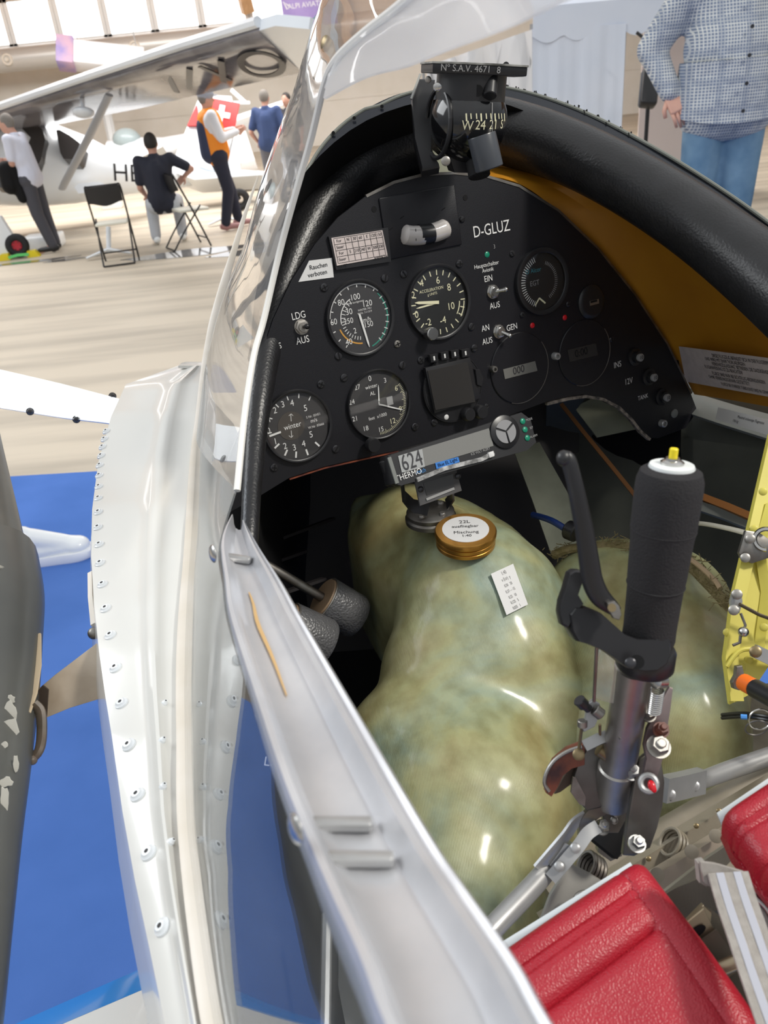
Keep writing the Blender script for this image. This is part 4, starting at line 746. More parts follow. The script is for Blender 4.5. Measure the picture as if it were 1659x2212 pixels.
# gauges: things of their own, screwed into the panel
def gauge(name, label, cx, cy, rp, dial='dial', rim=.10, deep=.004, bez='blackg'):
    R = pr(cx, cy, rp); f = PF(cx, cy); t = thing(name, label, 'gauge', f.o, 'round gauges in the instrument panel')
    m = MB(); ri = R * (1 - rim); rings = [[f.p(r * math.cos(a), r * math.sin(a), z) for a in [2 * PI * k / 48 for k in range(48)]] for r, z in ((R, 0), (R, deep), (R * .985, deep + .0012), (ri * 1.03, deep + .0012), (ri, deep + .0004), (ri, .0006))]
    m.loft(rings, False); m.build('bezel', K[bez], t); m = MB(); m.lathe(f, [(ri, .0002), (ri, .0010)], 48); m.build('dial', K[dial], t)
    m = MB(); m.lathe(f, [(ri, deep - .0006), (ri, deep)], 48); m.build('glass', CLEAR, t); return t, f, ri
def tick(m, f, r0, r1, ang, w): a = math.radians(90 - ang); m.rope([f.p(r0 * math.cos(a), r0 * math.sin(a), .0013), f.p(r1 * math.cos(a), r1 * math.sin(a), .0013)], w, .0003, f.z)
def arc(m, f, r, a0, a1, w): m.rope([f.p(r * math.cos(math.radians(90 - a)), r * math.sin(math.radians(90 - a)), .0012) for a in [a0 + (a1 - a0) * k / 30 for k in range(31)]], w, .0003, f.z)
def needle(f, ang, L, w, mt, t, tail=.0, name='needle', z=.0022):
    a = math.radians(90 - ang); dx, dy = math.cos(a), math.sin(a); m = MB(); m.rope([f.p(-dx * tail, -dy * tail, z), f.p(0, 0, z), f.p(dx * L * .85, dy * L * .85, z), f.p(dx * L, dy * L, z)], [w * .9, w, w * .8, w * .15], .0006, f.z); return m.build(name, K[mt], t)
# airspeed
t, f, R = gauge('airspeed_gauge', 'airspeed gauge in km/h with amber and green arcs, left of the accelerometer', 777, 687, 74, rim=.09)
m = MB(); 
for a in range(-140, 45, 18): tick(m, f, R * .87, R * .95, a, .0011)
for a in range(60, 150, 12): tick(m, f, R * .84, R * .95, a, .0010)
arc(m, f, R * .96, -80, 48, .0012); arc(m, f, R * .62, -95, -20, .001)
for a in range(-90, -20, 11): tick(m, f, R * .48, R * .60, a, .0008)
for a in range(-170, -95, 9): tick(m, f, R * .52, R * .62, a, .0008)
for s, x, y, h in (('100', 767, 642, 12), ('80', 737, 654, 12), ('120', 793, 656, 12), ('60', 721, 696, 12), ('40', 754, 739, 12), ('30', 754, 674, 12), ('250', 753, 694, 11), ('2', 767, 715, 11), ('km/h', 790, 691, 9), ('150', 796, 701, 11), ('WINTER 7421', 788, 668, 4), ('W.Nr. 7-11319', 788, 675, 4), ('winter bordgeraete', 767, 653, 4)): PT(m, s, x, y, h, .0015)
m.build('dial_markings', K['white_ink'], t, False); m = MB(); arc(m, f, R * .72, 185, 255, .0016); m.build('amber_arc', K['amber'], t); m = MB(); arc(m, f, R * .90, 50, 165, .0014); m.build('green_arc', K['green_ink'], t)
needle(f, 172, R * .88, .0026, 'white_ink', t, R * .12)
# accelerometer
t, f, R = gauge('accelerometer', 'accelerometer dial with cream numbers from minus four to ten', 946, 653, 69, 'dialb', .09)
m = MB()
for a in range(-130, 215, 15): tick(m, f, R * .78, R * .93, a, .0012)
for s, x, y in (('4', 911, 612), ('6', 946, 606), ('8', 970, 621), ('2', 893, 638), ('0', 900, 680), ('10', 974, 662), ('-2', 925, 697), ('-4', 957, 692)): PT(m, s, x, y, 14, .0015)
arc(m, f, R * .74, 98, 128, .0012); arc(m, f, R * .90, 98, 128, .0012); PT(m, 'ACCELERATION', 932, 626, 6, .0015); PT(m, 'g UNITS', 934, 635, 5, .0015); m.build('dial_markings', K['cream_ink'], t, False)
needle(f, -80, R * .82, .0038, 'cream_ink', t, .0); needle(f, -92, R * .78, .0022, 'cream_ink', t, 0, 'needle', .0016)
m = MB(); fk = PF(922, 720, .002); m.lathe(fk, [(.0062, 0), (.0062, .006), (.0074, .007), (.0076, .014), (.0068, .015)], 28); m.build('reset_knob', K['chrome'], t)
# altimeter
t, f, R = gauge('altimeter', 'altimeter with grey dial numbered 0 to 27 in feet', 817, 873, 68, rim=.055)
m = MB()
for s, x, y, h in (('0', 799, 818, 11), ('3', 832, 822, 10), ('27', 772, 837, 10), ('24', 760, 869, 10), ('21', 767, 905, 10), ('18', 790, 926, 10), ('15', 823, 928, 10), ('winter', 802, 835, 8), ('AL', 805, 850, 8), ('feet  x1000', 816, 900, 7)): PT(m, s, x, y, h, .0015)
m.build('dial_markings', K['white_ink'], t, False); m = MB()
for s, x, y in (('6', 856, 839), ('9', 865, 884), ('12', 848, 910)): PT(m, s, x, y, 11, .0015)
for k in range(40): tick(m, f, R * (.86 if k % 5 else .80), R * .93, 62 + k * 3.2, .0005)
m.build('amber_markings', K['cream_ink'], t, False); needle(f, 116, R * .86, .0018, 'white_ink', t, -R * .3); needle(f, 8, R * .58, .0016, 'white_ink', t, -R * .1)
m = MB(); m.box(PF(842, 866, .0014), .008, .010, .0006); m.build('pressure_window', K['dim_ink'], t)
m = MB(); fk = PF(796, 958, 0); m.lathe(fk, [(.004, 0), (.004, .006), (.0085, .007), (.0088, .014), (.0078, .016)], 24); m.build('setting_knob', K['blackg'], t)
# variometer
t, f, R = gauge('variometer', 'variometer in metres per second, lowest gauge beside the leather rim', 642, 920, 75, rim=.08)
m = MB()
for a in (-88, -60, -33, -8, 15, 38): tick(m, f, R * .82, R * .95, a, .0012)
for a in (-118, -142, -164, 172, 145): tick(m, f, R * .76, R * .95, a, .0020)
for s, x, y in (('1', 582, 906), ('2', 594, 887), ('3', 611, 874), ('4', 631, 871), ('5', 660, 882), ('1', 595, 954), ('2', 616, 964), ('3', 636, 967), ('4', 656, 959), ('5', 672, 939), ('0', 580, 931)): PT(m, s, x, y, 13, .0015)
PT(m, 'winter', 632, 920, 11, .0015); PT(m, 'm/s', 678, 908, 8, .0015); PT(m, 'S Nr. 05451', 677, 898, 5, .0015); PT(m, 'W.Nr. 03666', 683, 920, 5, .0015)
for y0, y1, q in ((910, 894, 1), (930, 945, -1)): m.rope([PW(629, y0, .0014), PW(629 + (1 if q < 0 else -1), y1, .0014)], .0006, .0003, PN.z); m.rope([PW(624, y1 + 4 * q, .0014), PW(629, y1, .0014), PW(633, y1 + 4 * q, .0014)], .0006, .0003, PN.z)
m.build('dial_markings', K['white_ink'], t, False); m = MB(); m.lathe(PF(629, 920, .0010), [(R * .42, 0), (R * .42, .0004)], 36); m.build('centre_disc', mat('brownish_disc', (.055, .047, .04), .6), t)
a_ = MB(); a_.rope([f.p(-R * .92, -.002, .002), f.p(-R * .55, -.001, .002)], .0022, .0006, f.z); a_.build('needle', K['white_ink'], t)
# exhaust temperature
t, f, R = gauge('temperature_gauge', 'exhaust temperature gauge marked EGT with two needles', 1169, 608, 57, 'dialb', .16)
m = MB()
for a in range(-155, -15, 6): tick(m, f, R * .74, R * (.92 if a % 4 else .86), a, .0007)
m.build('dial_markings', K['white_ink'], t, False); m = MB()
for a in range(22, 155, 6): tick(m, f, R * .60, R * .72, a, .0007)
PT(m, 'EGT', 1155, 612, 10, .0015); m.build('scale_lettering', K['dim_ink'], t, False); m = MB(); PT(m, 'O Alcor', 1152, 585, 9, .0015); m.build('maker_lettering', K['cyan_ink'], t, False)
a = MB(); a.rope([PW(1156, 660, .002), PW(1165, 644, .002)], .0016, .0006, PN.z); a.build('needle', K['cream_ink'], t); a = MB(); a.rope([PW(1178, 655, .002), PW(1165, 644, .002)], .0020, .0006, PN.z); a.build('needle', K['cream_ink'], t)
# two blank round lcd units
for cx, cy, rp, lab, q, ink in ((1122, 795, 62, 'round black unit with a greenish display reading, under the GEN switch', [(1087, 798), (1156, 780), (1161, 801), (1091, 819)], 'lcd'), (1262, 762, 55, 'round black unit with a dark unlit display, right of the silver socket bolt', [(1226, 756), (1287, 741), (1292, 767), (1231, 782)], 'lcdd')):
    R = pr(cx, cy, rp); f = PF(cx, cy); t = thing('display_unit', lab, 'display', f.o, 'round display units in the panel'); m = MB(); m.lathe(f, [(R, 0), (R, .0012), (R * .98, .002)], 48); m.build('unit_face', K['panel'], t)
    m = MB(); m.ring(f.at(0, 0, .0014), R, .0006, 48, 6, -2.0, .6); m.build('unit_rim', K['steeld'], t)
    m = MB(); m.prism([PW(x, y, .0028) for x, y in q], -PN.z * .001); o = m.build('display', K[ink], t, False); m = MB(); PT(m, '000' if ink == 'lcd' else '0:00', sum(x for x, y in q) / 4 - 3, sum(y for x, y in q) / 4, 15, .0031); m.build('digits', K['lcdink'] if ink == 'lcd' else K['blackm'], o, False)
# square screen instrument
t = thing('screen_instrument', 'square dark screen instrument with four small buttons on top and two knobs', 'display', PW(975, 835)); f = PF(975, 838); R = pr(975, 838, 62)
m = MB(); m.lathe(f, [(R, 0), (R, .003), (R * .97, .0045)], 48); m.ring(f.at(0, 0, .0038), R, .0008, 48, 6); m.build('round_body', K['blackg'], t)
m = MB(); slab(m, [PW(x, y, .010) for x, y in [(920, 795), (1016, 772), (1040, 860), (940, 893)]], -PN.z * .008); m.build('screen_frame', K['blackg'], t)
m = MB(); m.prism([PW(x, y, .0106) for x, y in [(924, 801), (1010, 782), (1027, 868), (941, 886)]], -PN.z * .001); m.build('screen', K['lcdd'], t, False)
for x, y in ((938, 773), (961, 768), (983, 764), (1006, 762)):
    m = MB(); slab(m, [PW(x - 9, y - 6, .009), PW(x + 8, y - 9, .009), PW(x + 10, y + 8, .009), PW(x - 7, y + 11, .009)], -PN.z * .006); o = m.build('push_button', K['blackg'], t); m = MB(); m.box(PF(x, y + 1, .0093), .0022, .005, .0004, .0008); m.build('button_mark', K['white_ink'], o)
m = MB(); slab(m, [PW(x, y, .012) for x, y in [(1027, 798), (1037, 798), (1045, 818), (1041, 836), (1031, 832)]], -PN.z * .010); m.build('side_latch', K['blackg'], t)
for x, y, r in ((1003, 893, .0085), (1030, 888, .0088)): m = MB(); m.lathe(PF(x, y, .002), [(r, 0), (r, .012), (r * .85, .014), (r * .3, .014)], 24); m.build('knob', K['blackg'], t)
m = MB(); dome(m, PF(964, 901, .004), .0035); m.build('grey_plug', K['paper'], t)
# usb socket, breakers
t = thing('usb_socket', 'round black USB charging socket right of the EGT gauge', 'socket', PW(1278, 652)); f = PF(1276, 652); m = MB(); m.lathe(f, [(.022, 0), (.022, .002), (.020, .004), (.016, .0045)], 36); m.build('socket_ring', K['blackg'], t)
m = MB(); m.box(PF(1284, 653, .005), .015, .006, .001); m.build('socket_port', K['steel'], t); m = MB(); m.box(PF(1283, 651, .0057), .011, .0025, .0004); m.build('port_tongue', K['blackm'], t)
for i, (x, y) in enumerate(((1370, 771), (1400, 814), (1428, 857))):
    t = thing('circuit_breaker', ['black circuit breaker button beside the INS label', 'black circuit breaker button beside the 12V label', 'black circuit breaker button beside the TANK label'][i], 'circuit breaker', PW(x, y), 'circuit breakers on the lower right panel'); f = PF(x, y)
    m = MB(); m.lathe(f, [(.012, 0), (.012, .003), (.008, .004), (.008, .009), (.0065, .009)], 28); m.build('breaker_body', K['blackg'], t); m = MB(); m.lathe(f.at(0, 0, .009), [(.005, 0), (.0055, .004), (.0045, .0045)], 20); o = m.build('breaker_button', K['dim_ink'], t); m = MB(); m.text('10', f.at(0, 0, .0138), .007); m.build('rating', K['blackm'], o, False)
# ================================================================== compass on top of the coaming
cs_ = thing('compass', 'black aviation compass with cream W 24 21 S scale on top of the leather arch', 'compass', C(1010, 300, .84)); D_ = .84
fq = Fr(C(1012, 258, D_), CR * .985 - CD * .04 + CF * .15, V((0, 0, 1)))
S_ = D_ / FPX
bc = C(1012, 262, D_); rS = 84 * S_
bf = Fr(bc, fq.x, fq.y, fq.z)
m = MB(); m.sphere(bf, rS, rS * .98, rS, 40, 24); m.build('bowl', mat('black_bowl', (.006, .006, .007), .10, spec=.7), cs_)
m = MB(); m.loft([[bf.p(r * math.cos(a), h, r * math.sin(a)) for a in [2 * PI * k / 32 for k in range(32)]] for r, h in ((rS * .88, 10 * S_), (rS * .88, 88 * S_), (rS * .8, 92 * S_))]); m.build('upper_body', K['blackg'], cs_)
m = MB(); slab(m, [bf.p(x * S_, 0, z * S_) + bf.y * 88 * S_ for x, z in [(-104, -30), (-96, 52), (-40, 78), (50, 80), (98, 68), (106, 20), (104, -40), (-60, -60)]], bf.y * 16 * S_, .99); m.build('top_plate', K['black'], cs_)
m = MB(); slab(m, [bf.p(x * S_, 0, z * S_) + bf.y * 104 * S_ for x, z in [(-106, -32), (-98, 53), (-40, 80), (50, 82), (100, 70), (108, 20), (106, -42), (-62, -62)]], bf.y * 4 * S_, .99); m.build('plate_rim', mat('worn_silver', (.45, .45, .42), .4, .6, c2=(.12, .12, .11), ns=60), cs_)
m = MB(); slab(m, [C(x, y, D_ + .02) for x, y in [(905, 168), (940, 170), (935, 240), (932, 330), (950, 360), (912, 368), (895, 300), (889, 212)]], CF * .02); m.build('side_bracket', K['blackg'], cs_)
m = MB(); m.rope([C(908, 160, D_ + .012), C(888, 214, D_ + .012)], .0022, .002, -CF); m.build('bracket_edge', mat('edge_silver', (.4, .4, .38), .4, .7), cs_)
m = MB(); m.ring(along(bf.p(-rS * .80, -rS * .08, rS * .0), cv(-.93, .12, -.30)), rS * .80, 5 * S_, 40, 8); m.build('bezel_ring', K['blackg'], cs_)
m = MB(); m.lathe(along(C(1040, 292, D_ - .030), C(1056, 360, D_ - .018) - C(1040, 292, D_ - .030)), [(29 * S_, 0), (30 * S_, 2 * S_), (30 * S_, 66 * S_), (28 * S_, 68 * S_)], 32); m.build('lamp_tube', mat('slate_satin', (.05, .055, .065), .28), cs_)
m = MB(); m.cyl(C(1030, 345, D_ - .006), C(1036, 383, D_ - .004), 24 * S_); m.build('lower_cap', K['blackm'], cs_)
m = MB(); m.loft([[bf.p(x, y, z) for x, y, z in ((q * .9, a * 55 * S_ - 8 * S_, rS * .2), (-q * .9, a * 55 * S_ - 8 * S_, rS * .2), (-q, a * 55 * S_ - 8 * S_, -rS * .4), (q, a * 55 * S_ - 8 * S_, -rS * .4))] for a, q in ((-1.7, rS * .35), (-.9, rS * .6))]); m.build('under_body', K['blackg'], cs_)
for x, y, r, mt in ((945, 188, 9, 'chrome'), (963, 348, 10, 'steel'), (925, 172, 7, 'steel')): m = MB(); dome(m, cam_fr(x, y, D_ - .022 - (.018 if y < 300 and x > 930 else 0)), r * S_); m.build('screw', K[mt], cs_)
m = MB(); m.lathe(cam_fr(1093, 141, D_), [(7 * S_, -.004), (7 * S_, .004)], 12); m.build('top_screw', K['screw'], cs_)
m = MB(); m.lathe(cam_fr(1032, 196, D_ - .0445), [(11 * S_, -.003), (11 * S_, .0006)], 18); m.build('adjuster_hole', K['blackm'], cs_)
m = MB(); m.cyl(C(1062, 165, D_ - .040), C(1058, 208, D_ - .044), 14 * S_); m.build('magnet_pin', K['blackg'], cs_)
def sph(x, y, k=1.008):
    r = ray(x, y).normalized(); oc = CO - bc; b = r.dot(oc); disc = b * b - oc.length_squared + (rS * k) ** 2; t_ = -b - math.sqrt(max(disc, 1e-9)); p = CO + r * t_; n = (p - bc).normalized(); return p, n
m = MB()
for s, x, y, h in (('W', 1010, 272, 17), ('24', 1038, 271, 17), ('21', 1066, 270, 17), ('S', 1084, 269, 16)):
    p, n = sph(x, y); f = Fr(p, bf.x - n * bf.x.dot(n), n.cross(bf.x), n); m.text(s, f, h * S_ / .66, .9)
for i, x in enumerate((1007, 1017, 1029, 1039, 1050, 1060, 1069, 1077, 1083, 1089)):
    a, _ = sph(x, 245); b, n = sph(x + 1, 257 + (5 if i % 3 == 0 else 0)); m.rope([a, b], .0015 * (1 if i % 3 == 0 else .7), .0003, n)
m.build('compass_scale', K['cream_ink'], cs_, False)
m = MB(); ps = [sph(1063, y, 1.012) for y in range(222, 290, 6)]; m.rope([p for p, n in ps], .0008, .0004, [n for p, n in ps]); m.build('lubber_line', K['dim_ink'], cs_)
fl_ = bf.at(0, 96 * S_, 80 * S_); m = MB(); m.text('Nº S.A.V. 4671', Fr(bf.p(-34 * S_, 96.5 * S_, 80.6 * S_), bf.x, bf.y, bf.z), 12 * S_ / .7); m.text('8', Fr(bf.p(34 * S_, 96 * S_, 82.0 * S_), bf.x, bf.y, bf.z), 12 * S_ / .7); m.build('maker_lettering', K['dim_ink'], cs_, False)
m = MB(); slab(m, [C(x, y, .95) for x, y in [(912, 378), (934, 322), (962, 348), (1010, 372), (955, 386)]], CF * .01); m.build('mount_bracket', K['pale'], cs_)
# ================================================================== thermometer below the panel
th = thing('thermometer', 'black digital thermometer bar with long grey display on a round foot', 'thermometer', C(935, 1110, .93))
u = PN.x; yv = (PN.y * math.cos(.30) - PN.z * math.sin(.30)).normalized(); TH = Fr(C(998, 974, .85), u, yv)
def TW(x, y, c=0): return hit(TH, x, y, c)
def TF(x, y, c=0): return TH.moved(TW(x, y, c))
def TT(m, s, x, y, h, c=.0008, sx=.9): f = TF(x, y, c); m.text(s, f, h * (f.o - CO).dot(CF) / FPX / .66, sx)
m = MB(); slab(m, [TW(x, y) for x, y in [(836, 985), (1128, 890), (1148, 905), (1160, 955), (1142, 972), (864, 1050), (848, 1046)]], -TH.z * .022, .985); m.build('case', K['blackg'], th)
m = MB(); m.cyl(TW(840, 990, -.016), TW(860, 1046, -.016), .0115); m.build('end_cap', K['blackg'], th); m = MB(); m.box(TF(849, 1016, .001), .004, .028, .002); m.build('end_strip', K['greyw'], th)
m = MB(); m.prism([TW(x, y, .0006) for x, y in [(862, 984), (1056, 925), (1066, 963), (872, 1021)]], -TH.z * .001); o = m.build('display', mat('display_grey', (.20, .20, .19), .15), th, False)
m = MB(); m.prism([TW(x, y, .0008) for x, y in [(860, 985), (912, 970), (918, 1008), (868, 1021)]], -TH.z * .0003); m.build('lit_part', mat('display_pale', (.36, .37, .37), .2), o, False); m = MB(); TT(m, '624', 890, 996, 33, .0012, .7); m.build('digits', K['lcdink'], o, False)
m = MB(); TT(m, 'THERMO', 883, 1026, 12); m.build('lettering', K['white_ink'], th, False); m = MB(); TT(m, '-tech', 909, 1018, 9); m.build('blue_lettering', K['blue_ink'], th, False)
m = MB(); m.prism([TW(x, y, .0009) for x, y in [(940, 1000), (990, 987), (993, 998), (943, 1013)]], -TH.z * .0003); o = m.build('blue_sticker', mat('blue_sticker', (.02, .17, .55), .5), th, False); m = MB(); TT(m, 'Blue EL Light', 967, 999, 7, .0012); m.build('lettering', K['blackm'], o, False)
m = MB(); TT(m, 'ICE VOLT ALERT', 1038, 975, 5); m.build('lettering', K['dim_ink'], th, False)
f = TF(1090, 933, .0006); R = .0185; m = MB(); m.lathe(f, [(R, 0), (R, .0015), (R * .95, .002)], 36); m.build('dial_ring', K['black'], th)
for k in range(3):
    a0 = math.radians(90 + 120 * k + 6 + 60); ps = [f.p(.0012 * math.cos(a0 + 1), .0012 * math.sin(a0 + 1), .002)] + [f.p(.0128 * math.cos(a0 + q * .105), .0128 * math.sin(a0 + q * .105), .002) for q in range(19)]; m = MB(); m.prism(ps, f.z * .0012); m.build('key', mat('key_grey', (.25, .25, .26), .4), th, False)
for x, y, s in ((1129, 910, 'MODE'), (1134, 928, 'SET'), (1139, 946, 'ALARM')):
    m = MB(); dome(m, TF(x, y, .0004), .0034); m.build('green_button', K['greenled'], th); m = MB(); TT(m, s, x + 14, y - 4, 4.5); m.build('lettering', K['dim_ink'], th, False)
m = MB(); ps = [TW(x, y, .001) for x, y in [(900, 1037), (960, 1012), (1040, 992), (1066, 978)]]; m.rope(ps, .0045, .003, TH.z); m.build('white_tape_edge', mat('scuffed_white', (.5, .5, .5), .6, c2=(.12, .12, .12), ns=150), th)
m = MB(); m.box(TF(1060, 982, .002), .007, .006, .004, .001); m.build('clip', K['paper'], th)
bf2 = TH.moved(C(948, 1057, .87)); m = MB(); slab(m, [hit(bf2, x, y) for x, y in [(897, 1040), (985, 1010), (998, 1060), (908, 1093)]], -bf2.z * .003, .98); m.build('bracket_frame', mat('bracket_dark', (.08, .078, .08), .4), th)
m = MB(); m.prism([hit(bf2, x, y, .0008) for x, y in [(914, 1043), (978, 1024), (982, 1052), (922, 1070)]], -bf2.z * .0006); m.build('bracket_window', K['lcdd'], th, False); m = MB(); m.rope([hit(bf2, x, y, .001) for x, y in [(921, 1079), (981, 1055)]], .0028, .001, bf2.z); m.build('bracket_slots', mat('slot_grey', (.3, .3, .3), .5), th)
m = MB(); dome(m, bf2.moved(hit(bf2, 909, 1057, .001)), .0035); dome(m, bf2.moved(hit(bf2, 990, 1028, .001)), .0035); m.build('bracket_screw', K['screw'], th)
m = MB(); m.rope([C(868, 1040, .885), C(872, 1072, .90), C(890, 1092, .915), C(925, 1100, .925)], .016, .002, cv(.9, .2, .1)); m.rope([C(975, 1020, .885), C(978, 1072, .915), C(965, 1090, .93)], .014, .002, cv(-.9, .2, .1)); m.build('bracket_arm', K['screw'], th)
fu = Fr(C(930, 1112, .945), PN.x, PN.z * -1, V((0, 0, 1))); m = MB(); m.lathe(fu, [(.0285, -.008), (.0305, -.007), (.0305, -.002), (.028, 0), (.0285, .001), (.0285, .005), (.026, .0065)], 40); m.build('round_foot', K['steeld'], th)
for a in (.3, 1.9, 3.6, 5.0): m = MB(); m.lathe(fu.at(.019 * math.cos(a), .019 * math.sin(a), .0065), [(.004, 0), (.004, .002), (.0032, .003)], 12); m.build('foot_screw', K['steel'], th)
# ================================================================== fibreglass tank
tk = bpy.data.materials.new('fibreglass'); tk.use_nodes = True; t_ = tk.node_tree; b_ = t_.nodes['Principled BSDF']; b_.inputs['Roughness'].default_value = .42; b_.inputs['Coat Weight'].default_value = .3; b_.inputs['Coat Roughness'].default_value = .15
tcn = t_.nodes.new('ShaderNodeTexCoord'); n1 = t_.nodes.new('ShaderNodeTexNoise'); n1.inputs['Scale'].default_value = 7; n1.inputs['Detail'].default_value = 5; n1.inputs['Distortion'].default_value = 1.0; t_.links.new(tcn.outputs['Object'], n1.inputs[0])
r1 = t_.nodes.new('ShaderNodeValToRGB'); e = r1.color_ramp.elements; e[0].position = .30; e[0].color = (.24, .32, .26, 1); e[1].position = .74; e[1].color = (.30, .23, .09, 1); e.new(.5).color = (.37, .37, .19, 1); e.new(.40).color = (.32, .36, .23, 1); t_.links.new(n1.outputs[0], r1.inputs[0])
n3 = t_.nodes.new('ShaderNodeTexNoise'); n3.inputs['Scale'].default_value = 45; n3.inputs['Detail'].default_value = 8; t_.links.new(tcn.outputs['Object'], n3.inputs[0]); r3 = t_.nodes.new('ShaderNodeValToRGB'); r3.color_ramp.elements[0].position = .3; r3.color_ramp.elements[0].color = (.72, .70, .62, 1); r3.color_ramp.elements[1].position = .6; r3.color_ramp.elements[1].color = (1, 1, 1, 1); t_.links.new(n3.outputs[0], r3.inputs[0])
mm_ = t_.nodes.new('ShaderNodeMix'); mm_.data_type = 'RGBA'; mm_.blend_type = 'MULTIPLY'; mm_.inputs[0].default_value = 1; t_.links.new(r1.outputs[0], mm_.inputs[6]); t_.links.new(r3.outputs[0], mm_.inputs[7]); t_.links.new(mm_.outputs[2], b_.inputs['Base Color'])
w1 = t_.nodes.new('ShaderNodeTexWave'); w1.inputs['Scale'].default_value = 230; w1.inputs['Distortion'].default_value = 1.5; t_.links.new(tcn.outputs['Object'], w1.inputs[0]); bp1 = t_.nodes.new('ShaderNodeBump'); bp1.inputs['Strength'].default_value = .25; bp1.inputs['Distance'].default_value = .0006; t_.links.new(w1.outputs[0], bp1.inputs['Height'])
n4 = t_.nodes.new('ShaderNodeTexNoise'); n4.inputs['Scale'].default_value = 18; t_.links.new(tcn.outputs['Object'], n4.inputs[0]); bp2 = t_.nodes.new('ShaderNodeBump'); bp2.inputs['Strength'].default_value = .35; bp2.inputs['Distance'].default_value = .008; t_.links.new(n4.outputs[0], bp2.inputs['Height']); t_.links.new(bp1.outputs[0], bp2.inputs['Normal']); t_.links.new(bp2.outputs[0], b_.inputs['Normal'])
ft = thing('fuel_tank', 'pale green fibreglass fuel tank bulging between the pedals with a gold cap', 'fuel tank', C(1000, 1500, .95))
CAM = Fr(CO, CR, CD, CF)
def blobs(name, L, parent, vox=.006, sm=35):
    m = MB()
    for x, y, d, rx, ry, rz in L: m.sphere(Fr(C(x, y, d), CR, CD, CF), rx, ry, rz, 24, 16)
    o = m.build(name, tk, parent); remesh(o, vox, sm); return o
m = MB()
for x, y, d, rx, ry, rz in [(880, 1180, 1.10, .075, .09, .09), (960, 1300, 1.02, .075, .13, .09), (1030, 1350, .96, .100, .13, .10), (1060, 1290, .98, .09, .08, .09), (1010, 1470, .93, .105, .11, .09), (1080, 1480, .92, .09, .12, .08), (975, 1630, .88, .125, .10, .09), (1010, 1770, .83, .12, .12, .11), (980, 1930, .80, .10, .13, .12), (1130, 1650, .90, .10, .14, .08), (1180, 1500, .98, .09, .14, .08)]:
    m.sphere(Fr(C(x, y, d), CR, CD, CF), rx, ry, rz, 24, 16)
top = [(755, 1062, 1.16), (840, 1050, 1.16), (950, 1052, 1.14), (1020, 1072, 1.11), (1110, 1125, 1.06), (1178, 1195, 1.02), (1150, 1240, .95), (1020, 1250, .90), (900, 1260, .92), (800, 1240, 1.0), (745, 1150, 1.1)]
m.prism([C(*q) for q in top], V((0, 0, -.16)))
o = m.build('tank_shell', tk, ft); remesh(o, .0055, 45); shell = o
o = blobs('tank_lobe', [(1330, 1330, 1.00, .10, .10, .08), (1420, 1330, .97, .09, .09, .09), (1450, 1460, .90, .085, .10, .09), (1460, 1580, .86, .075, .10, .09), (1380, 1500, .93, .10, .13, .08), (1500, 1430, .93, .055, .08, .08), (1350, 1640, .88, .10, .10, .07)], ft)
m = MB(); m.tube(spline([C(1195, 1200, 1.0), C(1235, 1185, .99), (C(1330, 1180, .97)), C(1420, 1190, .94), C(1480, 1215, .90), C(1530, 1262, .87), C(1578, 1312, .80)], 6), [.006] * 37, 8); m.build('moss_seal', K['fur'], ft, label='ragged mossy seal')
random.seed(5); m = MB(); sp_ = spline([C(1195, 1195, 1.0), C(1330, 1172, .97), C(1480, 1212, .90), C(1578, 1306, .80)], 30)
for i in range(380): p = sp_[int(random.random() * (len(sp_) - 1))]; q = p + cv(random.gauss(0, .006), random.gauss(0, .005), -.004); m.tube([q, q + cv(random.gauss(0, .006), random.gauss(0, .004), 0)], .0005, 4)
m.build('seal_fibres', K['fur'], ft, kind='stuff'); m = MB(); m.tube(spline([C(1488, 1206, .88), C(1515, 1226, .86), C(1545, 1255, .84), (C(1556, 1272, .83))], 5), .0028, 8); m.build('seal_cord', mat('tan_cord', (.42, .3, .18), .7), ft)
pc, _n = on(shell, 1006, 1175, 0); _z = V((0.03, -0.06, 1)).normalized(); _x = CR - _z * CR.dot(_z); fc_ = Fr(pc + V((0, 0, .004)), _x, _z.cross(_x), _z); m = MB(); m.lathe(fc_, [(.030, -.004), (.0335, -.003), (.0335, .001), (.032, .002), (.0338, .003), (.0338, .007), (.0322, .008), (.0345, .009), (.0348, .0135), (.0335, .0155), (.026, .0158)], 64); cp_ = m.build('filler_cap', K['brass'], ft, label='gold screw cap')
m = MB(); m.lathe(fc_, [(.0262, .0158), (.0262, .0164)], 48); m.build('cap_sticker', K['paper'], cp_); m = MB()
for s, y, h in (('22L', .014, .0085), ('ausfliegbar', .005, .0072), ('Mischung', -.007, .0075), ('1:40', -.014, .0065)): m.text(s, fc_.at(0, y, .0167), h)
m.build('cap_lettering', K['black'], cp_, False)
o, f, q = plate_text('mix_table', 'white mixing table sticker', [(1060, 1240), (1108, 1218), (1140, 1306), (1094, 1329)], [('1:40', .5, .10, .13), ('x (Ltr)  y', .5, .24, .11), ('0,50   20', .5, .39, .10), ('0,37 — 15', .5, .53, .10), ('0,25   10', .5, .67, .10), ('0,125   5', .5, .80, .10), ('0,025   1', .5, .93, .10)], [dep_(on(shell, *q_)[0]) - .004 for q_ in ((1060, 1240), (1108, 1218), (1140, 1306), (1094, 1329))], parent=ft, pmat=K['paper'], sxx=.62)
